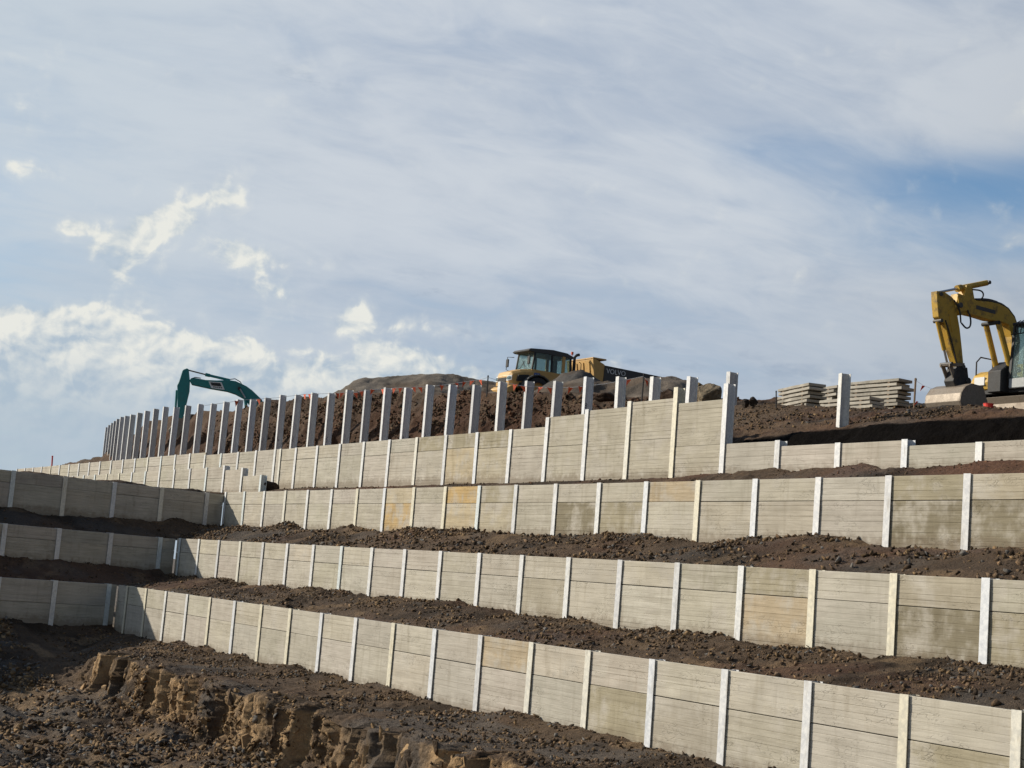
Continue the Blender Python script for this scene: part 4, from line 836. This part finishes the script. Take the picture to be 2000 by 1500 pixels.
# cab: posts, roof, glazing
cx0, cx1, cy0, cy1, cz0, cz1 = -0.62, -1.75, 0.30, 1.00, 0.66, 2.22
m_ = MB(); m_.box(cx1, cx0 - 0.02, cy0, cy1, cz0 - 0.06, cz0 + 0.20); m_.build('cab_base', M_LGREY, YX, 0.02)
for xx in (cx0 - 0.04, -1.2, cx1 + 0.04):
    for yy in (cy0 + 0.035, cy1 - 0.035):
        m_ = MB(); m_.prism([(xx - 0.035, cz0 + 0.2), (xx + 0.035, cz0 + 0.2), (xx + 0.035 - (0.12 if xx > -0.8 else 0), cz1), (xx - 0.035 - (0.12 if xx > -0.8 else 0), cz1)], yy - 0.035, yy + 0.035); m_.build('pillar', M_BLACK, YX)
m_ = MB(); m_.box(cx1 - 0.03, cx0 - 0.08, cy0 - 0.01, cy1 + 0.01, cz1, cz1 + 0.09); rf = m_.build('roof', M_BLACK, YX, 0.03)
m_ = MB()
for i in range(6): m_.tube([(cx0 - 0.05, cy0 + 0.08 + i * 0.11, cz1 - 0.22), (cx0 - 0.10, cy0 + 0.08 + i * 0.11, cz1 + 0.06), (cx0 - 0.3, cy0 + 0.08 + i * 0.11, cz1 + 0.17)], 0.014, 5)
m_.tube([(cx0 - 0.05, cy0, cz1 - 0.22), (cx0 - 0.05, cy1, cz1 - 0.22)], 0.016, 5); m_.tube([(cx0 - 0.1, cy0, cz1 + 0.06), (cx0 - 0.1, cy1, cz1 + 0.06)], 0.016, 5); m_.build('roof_guard', M_BLACK, rf)
m_ = MB(); m_.add([(cx0 - 0.03, cy0 + 0.07, cz0 + 0.2), (cx0 - 0.03, cy1 - 0.07, cz0 + 0.2), (cx0 - 0.15, cy1 - 0.07, cz1), (cx0 - 0.15, cy0 + 0.07, cz1), (cx0 - 0.045, cy0 + 0.07, cz0 + 0.2), (cx0 - 0.045, cy1 - 0.07, cz0 + 0.2), (cx0 - 0.165, cy1 - 0.07, cz1), (cx0 - 0.165, cy0 + 0.07, cz1)], [(0, 1, 2, 3), (7, 6, 5, 4), (0, 4, 5, 1), (2, 6, 7, 3), (1, 5, 6, 2), (3, 7, 4, 0)]); m_.build('windscreen', M_GLASS, YX)
for yy in (cy0 + 0.02, cy1 - 0.035):
    for xa, xb in ((-0.72, -1.16), (-1.24, -1.67)):
        m_ = MB(); m_.box(xb, xa, yy, yy + 0.012, cz0 + 0.2, cz1); m_.build('side_window', M_GLASS, YX)
m_ = MB(); m_.box(-1.5, -1.1, 0.45, 0.85, 0.86, 1.1); m_.box(-1.55, -1.42, 0.45, 0.85, 1.1, 1.7); m_.build('driver_seat', M_BLACK, YX, 0.03)
# undercarriage
m_ = MB(); m_.tube([(-1.7, 0, 0.30), (-1.7, 0, 0.52)], 0.45, 20); m_.box(-2.3, -1.1, -0.6, 0.6, 0.18, 0.42); m_.build('undercarriage', M_BLACK, YX)
for sg in (1, -1):
    out = [(-0.78, 0.27), (-0.86, 0.44), (-1.0, 0.52), (-2.5, 0.52), (-2.66, 0.44), (-2.74, 0.27), (-2.66, 0.08), (-2.5, 0.0), (-1.0, 0.0), (-0.86, 0.08)]
    m_ = MB(); m_.prism(out, sg * 0.58, sg * 0.95); tk = m_.build('track', M_BLACK, YX, 0.02)
    for xx in np.linspace(-2.5, -1.0, 12): mm = MB(); mm.box(xx - 0.03, xx + 0.03, sg * 0.765 - 0.185, sg * 0.765 + 0.185, 0.52, 0.55); mm.build('track_pad', M_BLACK, tk)
m_ = MB(); m_.prism([(-0.42, -0.16), (-0.52, 0.0), (-0.54, 0.20), (-0.44, 0.36), (-0.40, 0.36), (-0.48, 0.19), (-0.46, 0.0), (-0.36, -0.16)], -1.02, 1.02); bl = m_.build('dozer_blade', M_WORN, YX, 0.006)
m_ = MB()
for sg in (1, -1): m_.prism([(-0.5, 0.05), (-0.5, 0.2), (-1.6, 0.3), (-1.6, 0.18)], sg * 0.35, sg * 0.45)
m_.build('blade_arm', M_BLACK, bl)

# ------------------------------------------------------------------ teal excavator far behind the post row
gt = np.array([0.98253, 0.18625]); RTE = math.atan2(gt[1], gt[0]); ot = np.array([-gt[1], gt[0]]) * 100.0
TE = empty('excavator', (ot[0], ot[1], 10.6), RTE); tag(TE, 'teal excavator far behind the post row with only its raised boom and arm showing', 'excavator')
Z0 = 10.6
tz = lambda l: [(a, b_ - Z0) for a, b_ in l]
m_ = MB(); m_.prism(tz([(-2.49, 15.79), (-2.40, 15.86), (-2.23, 15.95), (-2.11, 15.89), (-2.02, 15.45), (-1.95, 15.10), (-1.92, 14.50), (-2.08, 13.2), (-2.20, 12.6), (-2.45, 12.6), (-2.56, 13.3), (-2.66, 14.40), (-2.73, 14.79), (-2.63, 15.06)]), -0.20, 0.20); ta = m_.build('arm', M_TEAL, TE, 0.02)
m_ = MB(); m_.tube([(-2.72, 0, 14.5 - Z0), (-2.66, 0, 13.0 - Z0)], 0.075, 10); m_.build('bucket_cylinder', M_TEAL, TE)
m_ = MB(); m_.prism(tz([(-2.5, 12.7), (-2.2, 12.7), (-1.9, 12.2), (-1.75, 11.7), (-2.2, 11.2), (-2.75, 11.3), (-2.95, 11.9)]), -0.6, 0.6); m_.build('bucket', M_WORN, TE, 0.02)
m_ = MB(); m_.prism(tz([(-1.99, 15.20), (-1.90, 15.34), (-1.70, 15.38), (-1.0, 15.32), (-0.3, 15.36), (0.45, 15.46), (0.9, 15.44), (1.25, 15.32), (1.62, 15.18), (1.99, 14.96), (2.69, 14.40), (3.0, 13.4), (3.05, 12.5), (2.75, 12.4), (2.5, 13.1), (1.95, 13.98), (1.57, 14.35), (0.98, 14.60), (0.45, 14.72), (-0.64, 14.80), (-1.82, 14.94)]), -0.24, 0.24); tb_ = m_.build('boom', M_TEAL, TE, 0.02)
m_ = MB(); m_.tube([(-2.15, 0, 15.86 - Z0), (-1.0, 0, 15.68 - Z0)], 0.045, 8); m_.build('cylinder_rod', M_WORN, TE)
m_ = MB(); m_.tube([(-1.05, 0, 15.69 - Z0), (-0.75, 0, 15.65 - Z0)], 0.11, 12); m_.tube([(-0.9, 0, 15.67 - Z0), (0.55, 0, 15.48 - Z0)], 0.085, 12); m_.build('arm_cylinder', M_TEAL, TE)
m_ = MB(); m_.tube([(0.4, 0.1, 15.52 - Z0), (0.85, 0.1, 15.62 - Z0), (1.2, 0.1, 15.46 - Z0), (1.35, 0.1, 15.25 - Z0)], 0.03, 6); m_.build('hose', M_BLACK, TE); m_ = MB(); m_.tube([(-1.9, -0.22, 15.30 - Z0), (-1.65, -0.22, 15.42 - Z0), (-1.3, -0.22, 15.40 - Z0)], 0.03, 6); m_.build('hose', M_BLACK, TE)
for sg in (1, -1):
    m_ = MB(); m_.tube([(1.62, sg * 0.33, 14.40 - Z0), (2.0, sg * 0.36, 12.5 - Z0)], 0.09, 10); m_.build('boom_cylinder', M_TEAL, TE)
    m_ = MB(); m_.tube([(1.22, sg * 0.33, 14.96 - Z0), (1.62, sg * 0.33, 14.40 - Z0)], 0.05, 8); m_.build('cylinder_rod', M_ROD, TE)
m_ = MB(); m_.tube([(1.18, -0.36, 14.98 - Z0), (1.18, 0.36, 14.98 - Z0)], 0.11, 12); m_.build('pivot_pin', M_BLACK, tb_)
m_ = MB(); m_.prism(tz([(-0.80, 15.24), (0.02, 15.27), (0.27, 14.80), (-0.58, 14.83)]), -0.252, -0.244); bd = m_.build('badge', M_WHITE, TE)
m_ = MB(); m_.prism(tz([(-0.68, 15.19), (-0.06, 15.21), (0.06, 15.0), (-0.58, 15.0)]), -0.262, -0.2522); m_.build('badge_panel', M_BLACK, bd)
m_ = MB()
for i in range(5): m_.box(-0.46 + i * 0.12, -0.38 + i * 0.12, -0.258, -0.2525, 14.88 - Z0, 14.96 - Z0)
m_.build('badge_lettering', M_DGREY, bd)
m_ = MB(); m_.prism(tz([(2.2, 11.5), (2.2, 12.6), (3.4, 13.1), (5.6, 13.1), (5.9, 12.7), (5.9, 11.5)]), -1.3, 1.3); m_.build('house', M_TEAL, TE, 0.05)
m_ = MB(); m_.box(1.9, 3.3, -1.3, -0.45, 11.6 - Z0, 13.2 - Z0); m_.build('cab', M_BLACK, TE, 0.05)
for sg in (1, -1):
    m_ = MB(); m_.prism([(2.0, 0.4), (2.3, 0.85), (5.6, 0.85), (5.9, 0.4), (5.6, 0.0), (2.3, 0.0)], sg * 0.9, sg * 1.5); m_.build('track', M_BLACK, TE, 0.03)

# ------------------------------------------------------------------ stacked spare panels on the bank
def stack(where, u, v, D, azim, n, lo, hw=0.275, L=2.0, seed=1, pitch=0.116):
    """near corner at pixel (u, v) of the photograph at distance D, long side running away at azim"""
    r = random.Random(seed); c0 = at_d(u, v, D); a = R(azim); ax = Vector((math.sin(a), math.cos(a), 0)); ay = Vector((math.cos(a), -math.sin(a), 0))
    mid = c0 + ax * (L / 2) + ay * hw; rz = math.atan2(ax.y, ax.x)
    for i in range(n):
        h_ = 0.080; m_ = MB(); l2 = L / 2 - r.uniform(0, 0.02)
        m_.prism([(-l2, 0.0), (-l2, h_), (-l2 * 0.3, h_), (-l2 * 0.29, h_ + 0.006), (l2 * 0.3, h_ + 0.006), (l2 * 0.31, h_), (l2, h_), (l2, 0.0)], -hw, hw)
        o = m_.build('concrete_panel', M_CONC, None, 0.006)
        o.location = mid + Vector((0, 0, lo + i * pitch)) + ax * r.uniform(-0.11, 0.11) + ay * r.uniform(-0.02, 0.02); o.rotation_euler = (0, 0, rz + r.uniform(-0.03, 0.03)); o.color = (r.uniform(0.62, 0.98),) * 3 + (1,)
        tag(o, f'{ORD[n - 1 - i]} panel from the top in the {where} on the bank', 'concrete panel', f'panels in the {where}')
        if i < n - 1:
            for sg in (-1, 1):
                m_ = MB(); m_.box(-0.04, 0.04, -hw * 0.96, hw * 0.96, 0, 0.0285); q = m_.build('timber_spacer', M_TIMBER, None)
                q.location = mid + Vector((0, 0, lo + i * pitch + 0.0868)) + ax * sg * 0.62; q.rotation_euler = (0, 0, rz)
                tag(q, f'thin timber spacer between panels of the {where}', 'spacer', f'spacers in the {where}')
stack('left panel stack', 1576, 800, 44.5, -16, 7, 0.0, seed=1)
stack('middle panel stack', 1628, 803, 46.0, -20, 7, 0.0, seed=2)
stack('low front panel stack', 1698, 804, 42.8, -31, 4, 0.0, seed=3)
stack('tall right panel stack', 1752, 808, 44.0, -33, 9, 0.0, seed=4)
stack('half hidden back panel stack', 1688, 800, 47.5, -30, 6, 0.05, seed=6)
stack('low far right panel stack', 1790, 808, 44.5, -40, 3, 0.0, seed=5)

# ------------------------------------------------------------------ stakes, bunting, small things
def stake(label, top, bot, D, r_, mat, name='stake', group=None):
    a, b_ = at_d(*top, D), at_d(*bot, D); b_ = b_ - Vector((0, 0, 0.15)); o_ = empty(name, b_)
    m_ = MB(); m_.tube([Vector((0, 0, 0)), (a - b_) * 0.97, (a - b_)], [r_, r_, r_ * 0.5], 6); p_ = m_.build('shaft', mat, o_)
    m_ = MB(); m_.tube([(a - b_) * 0.93, (a - b_) * 0.985], r_ * 1.25, 6); m_.build('cap', mat, o_)
    return tag(o_, label, 'stake', group)
stake('grey wooden stake beside the tall right panel stack', (1788.5, 738), (1784.5, 806), 43.0, 0.028, M_TIMBER)
stake('thin black stake at the left end of the panel stacks', (1516, 763), (1516.5, 796), 43.0, 0.018, M_BLACK)
stake('black stake holding the bunting left of the dump truck', (953.5, 733), (951, 768), 62.0, 0.03, M_BLACK)
stake('black stake holding the bunting in front of the gravel heap', (1258, 729), (1254, 776), 55.5, 0.03, M_BLACK)
stake('small red stake on the far left end of the top wall', (102.5, 890), (101.5, 912), 95.0, 0.045, M_RED)
def bunting(label, pts, D, fl, mat, size, r_=0.008):
    o_ = empty('bunting', at_d(*pts[0], D)); org = o_.location.copy(); tag(o_, label, 'bunting')
    m_ = MB(); m_.tube([at_d(*p_, D) - org for p_ in pts], r_, 5); m_.build('string', M_WHITE, o_)
    for i, (u, v) in enumerate(fl):
        c_ = at_d(u, v, D) - org; a = random.uniform(-0.9, 0.9); dx_, dy_ = math.cos(a) * size * 0.5, math.sin(a) * size * 0.5; sw = random.uniform(-0.12, 0.12)
        m_ = MB(); m_.add([(-dx_, -dy_, 0), (dx_, dy_, 0), (dx_ * 0.1 + sw, dy_ + 0.02, -size * 1.25), (-dx_, -dy_ + 0.006, 0), (dx_, dy_ + 0.006, 0), (dx_ * 0.1 + sw, dy_ + 0.026, -size * 1.25)], [(0, 1, 2), (5, 4, 3), (0, 3, 4, 1), (1, 4, 5, 2), (2, 5, 3, 0)])
        m_.build('flag', mat, o_, loc=c_)
    return o_
f1 = [(595, 770), (604, 770), (659, 768), (668, 767), (694, 767), (706, 764), (728, 761), (747, 760), (770, 758), (782, 757.5), (808, 756), (820, 756), (863, 752.5), (892, 748), (907, 746), (922, 743.5), (938, 742)]
bunting('orange flag bunting strung above the bank left of the dump truck', [(400, 792), (480, 781), (540, 777)] + f1 + [(953, 737)], 66.0, [(462, 783), (505, 780)] + f1, M_ORANGE, 0.20)
f2 = [(1006, 751), (1021, 754), (1056, 756), (1073, 757), (1115, 757), (1134, 755), (1228, 741), (1263, 742)]
bunting('orange flag bunting strung below the dump truck', [(953, 737), (985, 747)] + f2[:6] + [(1180, 750), (1228, 741), (1257, 735), (1263, 742), (1300, 770)], 57.5, f2, M_ORANGE, 0.20)
bunting('red flag line tied to the grey stake at the right', [(1788, 743), (1804, 753), (1832, 764), (1848, 772)], 42.5, [(1804, 753.5)], M_RED, 0.12, 0.004)
bunting('short red flag line hanging from the foot of the grey stake over the black foot of the bank', [(1787, 785), (1792, 783), (1795, 800), (1793, 822)], 41.0, [(1792, 784), (1793, 820)], M_RED, 0.10, 0.004)
c_ = at_d(1930, 809, 37.6); rb = empty('bucket', c_); tag(rb, 'small red plastic bucket on the ground beside the dozer blade', 'bucket')
n_ = 16; m_ = MB(); pr = [(0.0, 0.0), (0.085, 0.0), (0.115, 0.24), (0.122, 0.24), (0.122, 0.25), (0.108, 0.25), (0.08, 0.012), (0.0, 0.012)]
m_.add([(a * math.cos(2 * math.pi * j / n_), a * math.sin(2 * math.pi * j / n_), b_) for j in range(n_) for a, b_ in pr], [(j * 8 + i, ((j + 1) % n_) * 8 + i, ((j + 1) % n_) * 8 + i + 1, j * 8 + i + 1) for j in range(n_) for i in range(7)]); m_.build('pail', M_RED, rb)
m_ = MB(); m_.tube([(0.12 * math.cos(a), 0.03, 0.235 - 0.10 * math.sin(a)) for a in np.linspace(0, math.pi, 9)], 0.005, 5); m_.build('handle', M_WHITE, rb)
# painted numbers and scribbles on the webs of some posts
posts5 = [o for o in bpy.data.objects if o.name.startswith('steel_post') and o.parent is None]
for idx in (4,):
    text_mesh('painted_number', '8\n8', 0.24, M_MARK, posts5[idx], (0.007, 0.075, -1.15), (math.pi / 2, 0, math.pi / 2), 0.001)
for idx, seed in ((11, 1), (15, 2), (17, 3), (18, 4), (19, 5), (10, 6)):
    r = random.Random(seed); pts = [(0.0065, 0.045 + r.uniform(0, 0.085), -2.1 - i * 0.035) for i in range(9)]
    m_ = MB(); m_.tube(pts, 0.009, 4); m_.build('painted_mark', M_MARK, posts5[idx])
